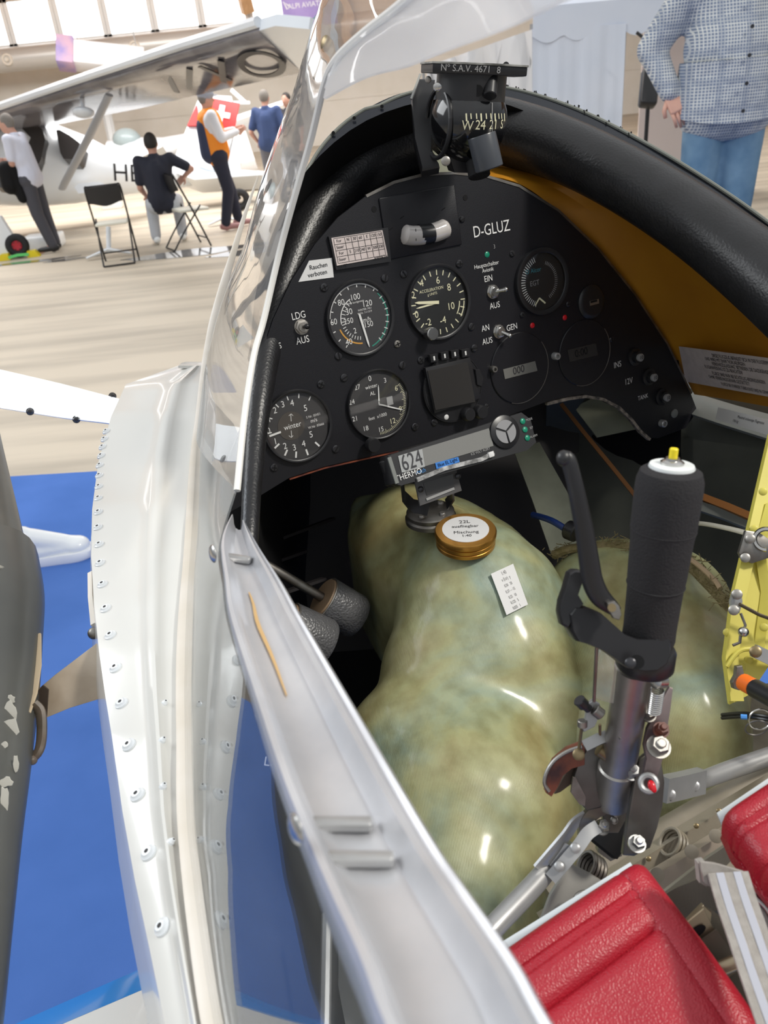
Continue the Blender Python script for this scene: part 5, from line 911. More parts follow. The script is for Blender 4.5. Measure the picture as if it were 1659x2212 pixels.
# ================================================================== pedals
for i, (a, b, r) in enumerate((((700, 1293, 1.0), (772, 1335, 1.02), .029), ((622, 1352, .96), (708, 1390, .98), .030))):
    t = thing('pedal', ['knurled black rudder pedal roller with tan end, the farther one', 'knurled black rudder pedal roller half behind the silver rail, the nearer one'][i], 'pedal', C(*b), 'rudder pedals'); ax = C(*b) - C(*a); f = along(C(*a), ax); L = ax.length
    m = MB(); m.lathe(f, [(r * .96, 0), (r, .003), (r, L - .006), (r * .9, L), (r * .5, L + .002)], 32); m.build('roller', mat('knurled_grip_%d' % i, (.10, .10, .105), .35, bump=1, bs=420, bk='vor', spec=.6), t); m = MB(); m.lathe(f, [(r * .9, -.003), (r * .93, .001)], 32); m.build('roller_end', mat('tan_end_%d' % i, (.3, .2, .12), .5), t)
    m = MB(); m.ring(f, r * .97, .0012, 32, 6); m.build('roller_rim', K['steel'], t); m = MB(); m.cyl(f.p(0, 0, -.003), f.p(0, 0, -.12), .006); m.build('pedal_axle', K['steeld'], t)
# ================================================================== control stick
st = thing('control_stick', 'control stick with black foam grip, yellow button and black brake lever', 'control stick', C(1330, 1780, .60))
A, B = C(1450, 1016, .452), C(1399, 1388, .492); f = along(B, A - B, CR * -1); L = (A - B).length; r = .0188
m = MB(); m.lathe(f, [(.0125, -.002), (.0150, 0), (.0158, .004), (.0156, L * .10), (.0163, L * .34), (.0167, L * .37), (.0170, L * .40), (.0178, L * .62), (.0184, L * .67), (.0187, L * .70), (.0189, L * .90), (.0186, L * .95), (.0170, L * .995), (.0135, L * 1.015)], 48); m.build('foam_grip', K['foam'], st)
for k in (.36, .68): m = MB(); m.ring(f.at(0, 0, L * k), .0166 + (.0016 if k > .5 else 0), .0006, 40, 6); m.build('grip_seam', K['foam'], st)
m = MB(); m.lathe(f.at(0, 0, L * 1.0), [(.0125, 0), (.0128, .002), (.0122, .0035), (.006, .0040)], 36); m.build('white_cap', K['whitep'], st); m = MB(); m.lathe(f.at(0, 0, L + .0035), [(.0066, 0), (.0066, .0015), (.0052, .0025), (.0040, .0028), (.0038, .004)], 28); m.build('button_collar', K['chrome'], st)
m = MB(); m.lathe(f.at(0, 0, L + .006), [(.0024, 0), (.0024, .0065), (.0020, .007)], 20); m.build('push_button', K['yb'], st, label='yellow push button')
def cp3(L_, d, vec, mt, name, k=.94, par=st, lab=None): m = MB(); slab(m, [C(x, y, d(x, y) if callable(d) else d) for x, y in L_], vec, k); return m.build(name, K[mt] if isinstance(mt, str) else mt, par, label=lab)
dd = lambda x, y: .462 + (x - 1230) * .00006
cl = cp3([(1229, 1326), (1240, 1311), (1262, 1310), (1300, 1325), (1330, 1352), (1352, 1372), (1380, 1382), (1420, 1382), (1446, 1374), (1453, 1390), (1452, 1415), (1445, 1435), (1425, 1450), (1395, 1452), (1355, 1444), (1330, 1425), (1300, 1405), (1268, 1392), (1247, 1386), (1234, 1362)], dd, CF * .024, 'blackg', 'lever_clamp', .95)
m = MB(); ff = along(B - (A - B).normalized() * .018, A - B); m.lathe(ff, [(.0165, 0), (.0178, .002), (.0178, .013), (.0165, .015), (.0135, .0155), (.0130, .020)], 40); m.build('clamp_ring', K['blackg'], st)
m = MB(); dome(m, cam_fr(1362, 1432, .458), .0032); m.build('clamp_screw', K['screw'], cl); m = MB(); m.lathe(cam_fr(1376, 1430, .4635), [(.0042, -.001), (.0042, .0008)], 16); m.build('clamp_hole', K['blackm'], cl)
cp3([(1232, 1238), (1243, 1231), (1256, 1232), (1260, 1255), (1250, 1285), (1262, 1305), (1240, 1330), (1228, 1358), (1216, 1352), (1210, 1325), (1213, 1300), (1222, 1275)], .464, CF * .014, 'blackg', 'lever_housing', .92)
lp = spline([C(1214, 990, .43), C(1226, 992, .43), C(1238, 1030, .432), C(1250, 1085, .436), C(1263, 1150, .442), C(1273, 1215, .448), C(1280, 1255, .452), C(1296, 1288, .455), C(1322, 1312, .457), C(1334, 1322, .457)], 5)
rs_ = sp([q * .442 / FPX for q in (13, 17, 17, 19, 21, 23, 24, 23, 17, 12)], 5); m = MB(); m.tube(lp, rs_, 16, up=-CF, flat=.7); m.sphere(Fr(C(1218, 990, .43), CR, CD), .0042, .0046, .004); o = m.build('brake_lever', K['blackg'], st, label='black brake lever')
m = MB(); slab(m, [C(x, y, .450) for x, y in [(1312, 1302), (1328, 1298), (1338, 1308), (1343, 1328), (1338, 1340), (1326, 1336), (1316, 1320)]], CF * .004); m.build('lever_tang', K['steeld'], o); m = MB(); m.lathe(cam_fr(1322, 1313, .4494), [(.0024, -.001), (.0024, .0006)], 14); m.build('pivot_pin', K['brassd'], o)
m = MB(); m.lathe(along(C(1372, 1440, .51), C(1322, 1728, .575) - C(1372, 1440, .51)), [(.0128, 0), (.0122, .01), (.0122, (C(1322, 1728, .575) - C(1372, 1440, .51)).length * .72), (.0135, (C(1322, 1728, .575) - C(1372, 1440, .51)).length * .73), (.0135, (C(1322, 1728, .575) - C(1372, 1440, .51)).length), (.010, (C(1322, 1728, .575) - C(1372, 1440, .51)).length + .003)], 36); m.build('stick_tube', K['steel'], st)
m = MB(); m.tube([C(1289, 1392, .478), C(1283, 1515, .500)], .0011, 8); m.build('brake_cable', K['steeld'], st); m = MB(); m.prism([C(1292, 1395, .50), C(1335, 1430, .50), C(1325, 1520, .52), C(1288, 1510, .52)], CF * .003); m.build('cable_guard', glass('clear_guard', .12), st)
# spring, bolts and levers on the stick's right
m = MB(); f = cam_fr(1424, 1472, .495, 0, 0, -.6); m.lathe(f, [(.0045, -.004), (.0045, .004), (.0038, .0045)], 20); m.build('pivot_bolt', K['chrome'], st)
m = MB(); a, b = C(1420, 1490, .50), C(1413, 1537, .51); n = 11; ps = []
fx = along(a, b - a)
for k in range(n * 10 + 1): tt = k / (n * 10); ps.append(fx.p(.0040 * math.cos(k * 2 * PI / 10), .0040 * math.sin(k * 2 * PI / 10), (b - a).length * tt))
m.tube(ps, .0006, 6); m.build('coil_spring', K['chrome'], st)
cp3([(1447, 1484), (1454, 1487), (1449, 1530), (1441, 1580), (1436, 1625), (1424, 1668), (1405, 1712), (1394, 1705), (1388, 1680), (1397, 1640), (1391, 1610), (1398, 1575), (1412, 1545), (1432, 1510)], .525, CF * .004, mat('purplish_lever', (.30, .24, .23), .4, .8, c2=(.2, .16, .16), ns=40), 'flat_lever', .97)
plm = mat('plate_gunmetal', (.20, .195, .18), .38, .85, c2=(.13, .125, .115), ns=30)
cp3([(1384, 1640), (1400, 1628), (1428, 1640), (1436, 1690), (1432, 1740), (1420, 1790), (1405, 1832), (1370, 1850), (1346, 1848), (1352, 1800), (1362, 1740), (1372, 1680)], .545, CF * .006, plm, 'side_plate', .97)
for x, y, r, d, mt in ((1427, 1578, .0042, .518, 'rust'), (1422, 1614, .0062, .516, 'steel'), (1375, 1824, .0048, .535, 'chrome'), (1400, 1545, .004, .525, 'steeld'), (1335, 1594, .003, .535, 'steel'), (1362, 1668, .005, .55, 'alu'), (1300, 1788, .0045, .57, 'chrome')):
    m = MB(); hexbolt(m, cam_fr(x, y, d, .3, -.2, .35), r, .006); m.build('bolt', K[mt], st)
m = MB(); m.sphere(cam_fr(1409, 1699, .518, .3), .0026, .0042, .002); m.build('red_seal', K['redled'], st, label='red seal paint'); m = MB(); m.ring(cam_fr(1401, 1692, .52), .0050, .0020, 20, 8); m.build('ring_end', K['alu'], st)
# left side brackets
cp3([(1252, 1640), (1275, 1612), (1310, 1600), (1318, 1640), (1312, 1700), (1298, 1745), (1268, 1752), (1240, 1720), (1236, 1690)], .565, CF * .006, plm, 'left_plate', .96)
cp3([(1238, 1678), (1244, 1680), (1266, 1722), (1264, 1742), (1252, 1738), (1233, 1712)], .556, CF * .002, 'steeld', 'thin_plate', .97)
m = MB(); m.rope([C(1262, 1612, .545), C(1290, 1598, .545), C(1316, 1588, .548)], .0075, .006, cv(0, -.5, -1)); m.build('channel_bracket', K['alu'], st)
m = MB(); m.cyl(C(1292, 1618, .55), C(1312, 1632, .55), .0045); m.build('spacer', K['brassd'], st)
cp3([(1268, 1522), (1282, 1512), (1296, 1520), (1298, 1540), (1285, 1570), (1262, 1582), (1255, 1570), (1266, 1552)], .535, CF * .005, 'alu', 'adjuster_arm', .95)
m = MB(); m.cyl(C(1250, 1512, .53), C(1262, 1524, .532), .0042); m.cyl(C(1260, 1522, .532), C(1272, 1532, .534), .003); m.build('thumb_screw', K['screw'], st)
m = MB(); m.cyl(C(1284, 1532, .53), C(1300, 1545, .53), .0040); m.build('adjuster_nut', K['steeld'], st); m = MB(); m.cyl(C(1258, 1556, .535), C(1258, 1570, .536), .0034); m.build('cable_nipple', K['steel'], st)
m = MB(); m.tube(spline([C(1257, 1570, .536), C(1254, 1590, .54), C(1250, 1625, .545)], 4), .0012, 6); m.tube([C(1296, 1565, .54), C(1296, 1590, .545)], .001, 6); m.build('cable_end', K['brassd'], st); m = MB(); dome(m, cam_fr(1250, 1630, .543), .0042); m.build('ferrule', K['brassd'], st)
m = MB(); pth = spline([C(1262, 1620, .565), C(1232, 1630, .565), C(1205, 1648, .565), C(1188, 1672, .565), C(1182, 1698, .565), C(1192, 1716, .565)], 5); slab(m, [C(x, y, .562) for x, y in [(1264, 1606), (1228, 1620), (1198, 1646), (1180, 1684), (1180, 1714), (1191, 1722), (1204, 1702), (1216, 1676), (1236, 1660), (1264, 1652)]], CF * .010, .97); m.build('curved_trigger', K['rust'], st, label='rust red curved trigger'); m = MB(); m.tube([p + cv(-.0028, -.0035, -.004) for p in pth], .0014, 8); m.build('trigger_edge', K['steel'], st)
cp3([(1212, 1690), (1240, 1640), (1262, 1625), (1262, 1660), (1240, 1690), (1210, 1712), (1198, 1716)], .572, CF * .004, mat('brown_plate', (.10, .07, .05), .5), 'inner_plate', .97)  # inner plate in one plain dark brown
# yoke under the stick
m = MB(); m.lathe(along(C(1352, 1760, .605), C(1300, 1835, .60) - C(1352, 1760, .605)), [(.012, 0), (.0125, .002), (.0125, .03), (.009, .032), (.0085, .02)], 24); m.build('yoke_socket', K['blackm'], st)
cp3([(1300, 1742), (1330, 1728), (1362, 1728), (1358, 1760), (1336, 1800), (1310, 1800), (1303, 1775)], .575, CF * .006, 'steeld', 'yoke_plate', .95)
for x, y in ((1317, 1742), (1331, 1757), (1327, 1772)): m = MB(); dome(m, cam_fr(x, y, .572), .0028); m.build('rivet', K['steel'], st)
m = MB(); slab(m, [C(x, y, .600) for x, y in [(1300, 1800), (1335, 1815), (1345, 1850), (1320, 1862), (1292, 1842)]], CF * .01); m.build('yoke_base', K['steeld'], st)
# ================================================================== push rods
for nm, lb, rod, ang in (('push_rod', 'silver push rod running down left from the foot of the stick to the rail', [(1020, 2062, .52, 24), (1060, 2010, .53, 24), (1150, 1915, .56, 23), (1190, 1868, .575, 21)], 0), ('push_rod', 'silver push rod running right from the foot of the stick above the cushion', [(1700, 1622, .70, 20), (1600, 1655, .68, 20), (1530, 1680, .66, 19), (1508, 1688, .65, 18)], 1)):
    t = thing(nm, lb, 'push rod', C(*rod[-1][:3]), 'push rods at the stick'); m = MB(); m.tube(spline([C(*q[:3]) for q in rod], 5), sp([q[3] * q[2] / FPX for q in rod], 5), 20); m.build('rod', K['alu'], t)
    if not ang:
        for dx, dy, dz in ((-16, -12, 0), (12, 10, -.006)):
            m = MB(); m.rope(spline([C(1178 + dx, 1888 + dy, .565 + dz), C(1215 + dx, 1845 + dy, .565 + dz), C(1240 + dx, 1815 + dy, .567 + dz), C(1258 + dx, 1790 + dy, .57 + dz), C(1280 + dx, 1775 + dy, .572 + dz)], 4), .009, .0022, cv(-.35, -.3, -.9) if dx > 0 else cv(.3, .3, -.9)); m.build('fork_plate', K['alu'], t)
        m = MB(); m.rope(spline([C(1198, 1872, .57), C(1220, 1842, .57), C(1232, 1822, .57)], 4), .012, .012, -CF); m.build('rod_end', K['alu'], t)
        m = MB(); m.rope(spline([C(1262, 1808, .575), C(1265, 1775, .573), C(1285, 1752, .57), C(1318, 1738, .57)], 5), .009, .006, -CF); m.build('eye_link', K['steeld'], t)
        for x, y in ((1208, 1872), (1243, 1832)): m = MB(); dome(m, cam_fr(x, y, .556), .0036); m.build('rivet', K['alu'], t)
    else:
        m = MB(); m.rope([C(1432, 1705, .61), C(1470, 1697, .625), C(1515, 1686, .64)], .019, .009, cv(0, 0, -1)); m.build('clevis', K['alu'], t); m = MB(); m.rope([C(1432, 1683, .615), C(1490, 1672, .63)], .003, .008, cv(0, 0, -1)); m.build('clevis_lip', K['alu'], t)
        for x, y, d in ((1500, 1697, .63), (1448, 1716, .61)): m = MB(); dome(m, cam_fr(x, y, d), .0042); m.build('rivet', K['alu'], t)
# ================================================================== seat cushions
def cushion(name, label, q, ridges, seam_u, board, thick=.016, loc=None):
    t = thing(name, label, 'cushion', q[0], 'red leather seat cushions'); NU, NV = 60, 110; n = (q[1] - q[0]).cross(q[3] - q[0]).normalized(); n = n if n.dot(CO - q[0]) > 0 else -n; rows = []
    for i in range(NV + 1):
        v = i / NV; row = []
        for j in range(NU + 1):
            u_ = j / NU; p = q[0].lerp(q[1], u_).lerp(q[3].lerp(q[2], u_), v); h = thick
            eu = min(u_, 1 - u_) ; h *= (1 - math.exp(-eu / .018)) * (1 - math.exp(-min(v, 1 - v) / .012))
            for rv, amp, wd in ridges: h -= amp * math.exp(-((v - rv) / wd) ** 2) * (1 / (1 + math.exp((u_ - seam_u + .02) * 120)))
            h -= .0022 * math.exp(-((u_ - seam_u) / .010) ** 2); h += .0016 * math.sin(v * 9 + 1.3) * math.sin(u_ * 4)
            row.append(p + n * h)
        rows.append(row)
    m = MB(); m.grid(rows, -.012 if False else .004); m.build('leather_cover', K['red'], t)
    m = MB(); m.rope([q[0].lerp(q[1], seam_u).lerp(q[3].lerp(q[2], seam_u), v / 40) + n * (thick - .0016) for v in range(1, 38)], .0008, .0006, n); m.build('seam', K['redst'], t)
    for rv, amp, wd in ridges[:3]: m = MB(); m.rope([q[0].lerp(q[1], u_ / 20).lerp(q[3].lerp(q[2], u_ / 20), rv + wd * .7) + n * (thick - .0014 - amp * .5) for u_ in range(1, int(20 * seam_u))], .0006, .0006, n); m.build('seam', K['redst'], t)
    m = MB(); slab(m, board, -n * .003, .995); m.build('backing_board', K['backing'], t)
    m = MB(); m.prism([q[k] - n * .001 for k in range(4)], -n * .012); m.build('padding', K['red'], t); return t, n
q = [C(1068, 2092, .475), C(1380, 1880, .505), C(1790, 2440, .405), C(1330, 2900, .36)]
cushion('seat_cushion', 'large red leather seat cushion with quilted channels in the foreground', q, [(.075, .007, .012), (.115, .003, .010), (.235, .008, .022)], .86, [C(1000, 2110, .49), C(1046, 2058, .492), (C(1362, 1862, .522)), C(1376, 1886, .516), C(1080, 2100, .486)])
q = [C(1568, 1796, .50), C(1900, 1585, .52), C(2150, 1990, .44), C(1860, 2170, .40)]
cushion('seat_cushion', 'smaller red leather seat cushion at the right edge beyond the belt', q[:], [(.10, .006, .015), (.16, .003, .012), (.34, .006, .025)], .93, [C(1548, 1756, .525), C(1720, 1640, .54), C(1750, 1690, .53), C(1568, 1800, .52)])
m = MB(); m.rope([C(1570, 1800, .512), C(1590, 1850, .50), C(1640, 1915, .48), C(1700, 1990, .46)], .006, .012, -CF); o = m.build('cushion_side', K['red'], None); adopt(o, bpy.data.objects['seat_cushion.001'])
# ================================================================== belts
bt = thing('seat_belt', 'grey striped seat belt strap folded over and hanging between the red cushions', 'seat belt', C(1600, 1950, .44))
cpts = [(1513, 1930, .455), (1515, 1900, .455), (1530, 1876, .45), (1562, 1898, .442), (1582, 1945, .435), (1606, 2010, .425), (1640, 2100, .41), (1680, 2210, .395), (1720, 2330, .38)]
cc = spline([C(*q) for q in cpts], 5); ups = [cv(-.2, -.1, -1)] * len(cc)
def strap(m, pts, w_, t_, off=0, lift=0):
    P = spline([C(*q) for q in pts], 6); n = len(P); rings = []
    for i in range(n):
        T = (P[min(i + 1, n - 1)] - P[max(i - 1, 0)]).normalized(); u_ = (-CF - T * (-CF).dot(T)).normalized(); b = T.cross(u_); rings.append([P[i] + b * (off + x * w_ / 2) + u_ * (lift + y * t_ / 2) for x, y in ((-1, -1), (1, -1), (1, 1), (-1, 1))])
    m.loft(rings)
sp1 = [(1572, 1885, .447), (1590, 1945, .438), (1614, 2015, .427), (1645, 2105, .412), (1685, 2215, .395), (1725, 2335, .38)]
m = MB(); strap(m, sp1, .0225, .0018); m.build('strap', K['webb'], bt)
for off in (-.0048, .0048): m = MB(); strap(m, sp1, .0042, .0004, off, .0011); m.build('strap_stripe', K['stripe'], bt)
m = MB(); slab(m, [C(x, y, .448) for x, y in [(1512, 1862), (1545, 1866), (1608, 1884), (1618, 1902), (1614, 1925), (1560, 1925), (1532, 1915), (1520, 1905)]], CF * .0025, .98); m.build('strap_fold', K['webb'], bt)
m = MB(); slab(m, [C(x, y, .452) for x, y in [(1508, 1864), (1522, 1860), (1536, 1880), (1538, 1912), (1526, 1916), (1512, 1908)]], CF * .006, .95); m.build('strap_end', K['webb'], bt)
b2 = thing('belt_buckle', 'bronze-toned metal belt buckle on olive webbing beside the large red cushion', 'buckle', C(1500, 2020, .47))
m = MB(); strap(m, [(1440, 1975, .525), (1480, 1950, .525), (1530, 1930, .52), (1580, 1905, .52)], .024, .002); m.build('webbing', K['webd'], b2)
m = MB(); strap(m, [(1500, 1985, .505), (1545, 2020, .495), (1568, 2080, .485), (1590, 2140, .475), (1622, 2190, .465)], .021, .003); m.build('webbing', K['webd'], b2)
bz = mat('bronze_buckle', (.46, .39, .26), .32, .7)
cp3([(1480, 1996), (1520, 1955), (1538, 1972), (1536, 1992), (1512, 2002), (1498, 2020)], .492, CF * .004, bz, 'buckle_plate', .96, b2)
m = MB(); m.tube(spline([C(1490, 2010, .49), C(1510, 2040, .485), C(1538, 2088, .48), C(1556, 2102, .478), C(1588, 2085, .476)], 5), .0034, 10, flat=.7); m.build('buckle_frame', bz, b2); m = MB(); m.tube([C(1546, 2098, .474), C(1592, 2078, .472)], .0045, 10); m.build('buckle_bar', bz, b2)
cp3([(1478, 1996), (1520, 1962), (1543, 2008), (1576, 2064), (1590, 2084), (1556, 2104), (1522, 2074), (1492, 2032)], .489, CF * .004, bz, 'buckle_body', .97, b2); m = MB(); m.sphere(cam_fr(1506, 2012, .4875, .5), .006, .0025, .001); m.build('buckle_slot', K['blackm'], b2)
m = MB(); strap(m, [(1528, 2020, .4865), (1556, 2062, .4855), (1572, 2082, .485)], .0135, .0015); m.build('webbing', K['webd'], b2)
cp3([(1455, 1962), (1570, 1870), (1592, 1848), (1575, 1822), (1530, 1852), (1430, 1930)], .545, CF * .003, mat('pale_olive_plate', (.36, .33, .25), .45), 'anchor_plate', .97, b2)
b3 = thing('belt_tongue', 'steel belt fitting and dark webbing at the right edge behind the striped strap', 'buckle', C(1650, 2000, .45))
m = MB(); strap(m, [(1620, 1950, .50), (1670, 2020, .49), (1720, 2090, .48)], .030, .002); m.build('webbing', K['webb'], b3); m = MB(); m.tube(spline([C(1612, 1925, .49), C(1640, 1945, .485), C(1665, 1975, .48), C(1690, 2040, .475)], 5), .0026, 10); m.build('frame', K['chrome'], b3); m = MB(); m.tube([C(1620, 2060, .47), C(1720, 2030, .465)], .0045, 10); m.build('bar', K['chrome'], b3)
m = MB(); m.grid([[C(1430, 1990, .60), C(1700, 1850, .62)], [C(1500, 2200, .56), C(1800, 2100, .55)], [C(1650, 2450, .5), C(1900, 2400, .5)]], .004); m.build('seat_pan', mat('dark_seat_pan', (.012, .012, .014), .6), sh)
# ================================================================== connector, ring and cables on the right
kn = thing('cable_connector', 'orange and black cable connector at the yellow rib with a split ring', 'connector', C(1630, 1485, .64)); ax = C(1700, 1525, .60) - C(1605, 1473, .65); f = along(C(1605, 1473, .65), ax)
m = MB(); m.cyl(f.o, f.p(0, 0, .014), .0072); m.build('orange_sleeve', K['orange'], kn, label='orange sleeve'); m = MB(); m.cyl(f.p(0, 0, .0135), f.p(0, 0, .06), .0076); m.build('black_sleeve', K['blackg'], kn)
m = MB(); slab(m, [C(x, y, .66) for x, y in [(1592, 1440), (1604, 1438), (1608, 1455), (1606, 1480), (1598, 1492), (1585, 1488), (1582, 1475), (1590, 1460)]], CF * .006); m.build('fork_end', K['steeld'], kn)
m = MB(); m.ring(cam_fr(1642, 1554, .62, 0, .5, .3), .0085, .0007, 28, 6); m.build('split_ring', K['chrome'], kn); m = MB(); m.ring(cam_fr(1634, 1572, .63, 0, .9, .2), .0085, .0006, 28, 6); m.build('split_ring', K['steeld'], kn)
cb = thing('cable_bundle', 'black cables with blue tape running right beneath the orange connector', 'cable', C(1620, 1545, .66))
for dy in (0, 7): m = MB(); m.tube(spline([C(1560, 1544 + dy, .70), C(1610, 1541 + dy, .67), C(1660, 1548 + dy, .65), C(1740, 1560 + dy, .64)], 4), .0016, 8); m.build('cable', K['black'], cb)
m = MB(); m.tube([C(1600, 1548, .664), C(1614, 1549, .662)], .0022, 8); m.build('tape_wrap', mat('light_blue_tape', (.08, .3, .75), .5), cb)
t = thing('blue_plug', 'dark blue cable with a black plug behind the brake lever', 'cable', C(1200, 1130, 1.0)); m = MB(); m.tube(spline([C(1152, 1112, 1.05), C(1190, 1124, 1.0), C(1225, 1145, .98)], 4), .0042, 10); m.build('cable', mat('navy_cable', (.01, .03, .14), .4), t); m = MB(); m.cyl(C(1225, 1143, .98), C(1246, 1152, .97), .012); m.build('plug', K['black'], t)
# ================================================================== people
def hand_fingers(m, wrist, elbow, hint, curl=.6, s=1.0):
    d = (V(wrist) - V(elbow)).normalized(); h = V(hint); n = (h - d * h.dot(d)).normalized(); side = d.cross(n)
    f = Fr(wrist, d, side, n); m.box(f.at(.045 * s, 0, 0), .09 * s, .075 * s, .028 * s, .012 * s)
    for i, L in enumerate((.065, .075, .07, .055)):
        y = (-.028 + i * .0187) * s; a = curl; p0 = f.p(.082 * s, y, 0); p1 = f.p((.082 + L * .5 * math.cos(a * .5)) * s, y, -L * .5 * math.sin(a * .5) * s); p2 = p1 + (f.x * math.cos(a * 1.3) - f.z * math.sin(a * 1.3)) * L * .55 * s
        m.tube([p0, p1, p2], [.0095 * s, .0088 * s, .0072 * s], 8)
    m.tube([f.p(.02 * s, -.03 * s, 0), f.p(.05 * s, -.055 * s, -.008 * s), f.p(.08 * s, -.06 * s, -.02 * s)], [.012 * s, .0105 * s, .008 * s], 8)
def person(label, base, yaw, h=1.75, pose=None, lean=(0, 0), shirt=None, trousers=None, hairm=None, shoem=None, sleeves='short', vox=.014, extra=None, belly=1.0, loose=1.0):
    """local frame: x right of the figure, y where it faces, z up; joints in metres for h = 1.75"""
    J = dict(hipL=(-.09, 0, .93), hipR=(.09, 0, .93), kneeL=(-.10, .02, .50), kneeR=(.10, .02, .50), ankL=(-.11, -.02, .09), ankR=(.11, -.02, .09), toeL=(-.13, .15, .03), toeR=(.13, .15, .03),
             pel=(0, 0, .97), waist=(0, .01, 1.10), chest=(0, 0, 1.30), neck=(0, -.01, 1.48), head=(0, .025, 1.61), shL=(-.18, 0, 1.42), shR=(.18, 0, 1.42), elL=(-.24, -.02, 1.13), elR=(.24, -.02, 1.13), wrL=(-.25, .08, .89), wrR=(.25, .08, .89))
    if pose: J.update(pose)
    s = h / 1.75; cy, sy = math.cos(yaw), math.sin(yaw); base = V(base)
    def T(p):
        x, y, z = p; x += lean[0] * z; y += lean[1] * z
        return base + V((x * cy - y * sy, x * sy + y * cy, z)) * s
    P = {k_: T(v_) for k_, v_ in J.items()}; root = thing('person', label, 'person', base)
    fy = (T((0, 1, 0)) - T((0, 0, 0))).normalized()
    # body: one continuous skin surface
    m = MB(); hd = P['head']; hf = Fr(hd, (P['shR'] - P['shL']), V((0, 0, 1))); up = (hd - P['neck']).normalized()
    hx = V((cy, sy, 0)); hy = V((-sy, cy, 0)); F_ = Fr(hd, hx, hy, hx.cross(hy))
    m.sphere(F_, .074 * s, .092 * s, .112 * s); m.sphere(F_.at(0, .018 * s, -.055 * s), .055 * s, .068 * s, .06 * s); m.cap(P['neck'] - up * .05 * s, hd - up * .03 * s, .055 * s, .052 * s)
    m.cap(F_.p(0, .088 * s, .0), F_.p(0, .108 * s, -.028 * s), .008 * s, .014 * s, 8)
    for q in (-1, 1): m.sphere(F_.at(q * .076 * s, -.005 * s, -.01 * s), .012 * s, .02 * s, .03 * s, 8, 6)
    m.cap(P['pel'], P['chest'], .13 * s, .13 * s)
    for q in 'LR':
        m.cap(P['chest'], P['sh' + q], .10 * s, .055 * s); m.cap(P['sh' + q], P['el' + q], .05 * s, .04 * s); m.cap(P['el' + q], P['wr' + q], .040 * s, .026 * s)
        m.cap(P['hip' + q], P['knee' + q], .078 * s, .052 * s); m.cap(P['knee' + q], P['ank' + q], .052 * s, .036 * s); m.cap(P['ank' + q], P['toe' + q], .035 * s, .03 * s)
    body = m.build('body', K['skin'], root); remesh(body, vox, 3)
    m = MB()
    for q in 'LR': hand_fingers(m, P['wr' + q], P['el' + q], -fy if q == 'L' else fy, s=s)
    me2 = m.build('tmp_hands', K['skin']); 
    # join the hands' surface into the body mesh (same object)
    vs = [v.co.copy() for v in body.data.vertices]; k_ = len(vs); fs = [tuple(p_.vertices) for p_ in body.data.polygons]
    inv = body.matrix_world.inverted() if False else Matrix.Identity(4)
    vs += [v.co.copy() for v in me2.data.vertices]; fs += [tuple(i + k_ for i in p_.vertices) for p_ in me2.data.polygons]
    nm = bpy.data.meshes.new('body'); nm.from_pydata(vs, [], fs); nm.materials.append(K['skin']); nm.shade_smooth(); body.data = nm; bpy.data.objects.remove(me2)
    L_ = loose
    m = MB(); 
    for q in 'LR':
        m.cap(P['chest'], P['sh' + q], .13 * s, .075 * s); m.cap(P['sh' + q], P['sh' + q].lerp(P['el' + q], 1 if sleeves == 'long' else .75), .07 * s * L_, .062 * s * L_)
        if sleeves == 'long': m.cap(P['el' + q], P['el' + q].lerp(P['wr' + q], .92), .058 * s * L_, .045 * s * L_)
        m.cap(P['waist'], P['sh' + q].lerp(P['chest'], .5), .145 * s * belly, .11 * s)
        m.cap(P['pel'].lerp(P['hip' + q], .6), P['waist'], .135 * s * belly, .14 * s * belly)
    m.sphere(Fr(P['waist'].lerp(P['chest'], .4), hx, hy, (0, 0, 1)), .17 * s * belly, .135 * s * belly, .2 * s)
    m.cap(P['pel'].lerp(P['waist'], .3), P['chest'], .150 * s * belly, .158 * s); m.cap(P['chest'], P['neck'] - V((0, 0, .03 * s)), .13 * s, .072 * s)
    sh = m.build('shirt', shirt, root); remesh(sh, vox, 5)
    m = MB()
    m.cap(P['hipL'], P['hipR'], .125 * s, .125 * s)
    for q in 'LR': m.cap(P['hip' + q], P['knee' + q], .108 * s, .082 * s); m.cap(P['knee' + q], P['ank' + q] + V((0, 0, .02)), .082 * s, .068 * s)
    tr = m.build('trousers', trousers, root); remesh(tr, vox, 5)
    for q in 'LR':
        m = MB(); a = P['ank' + q]; b = P['toe' + q]; m.cap(V((a.x, a.y, base.z + .05 * s)) + (a - b) * .25, b + V((0, 0, .02)), .045 * s, .036 * s); m.cap(a, V((a.x, a.y, base.z + .05 * s)), .045 * s, .045 * s)
        so = m.build('shoe', shoem or K['black'], root); remesh(so, .01, 3)
    if hairm:
        m = MB(); m.sphere(F_.at(0, -.018 * s, .022 * s), .080 * s, .090 * s, .104 * s)
        if hairm is not True:
            ho = m.build('hair', hairm, root)
    return root, P, F_, hx, hy
dk = lambda n, c, c2=None: mat(n, c, .8, c2=c2, ns=40, bump=.5, bs=30)
toward = lambda deg: math.radians(deg)
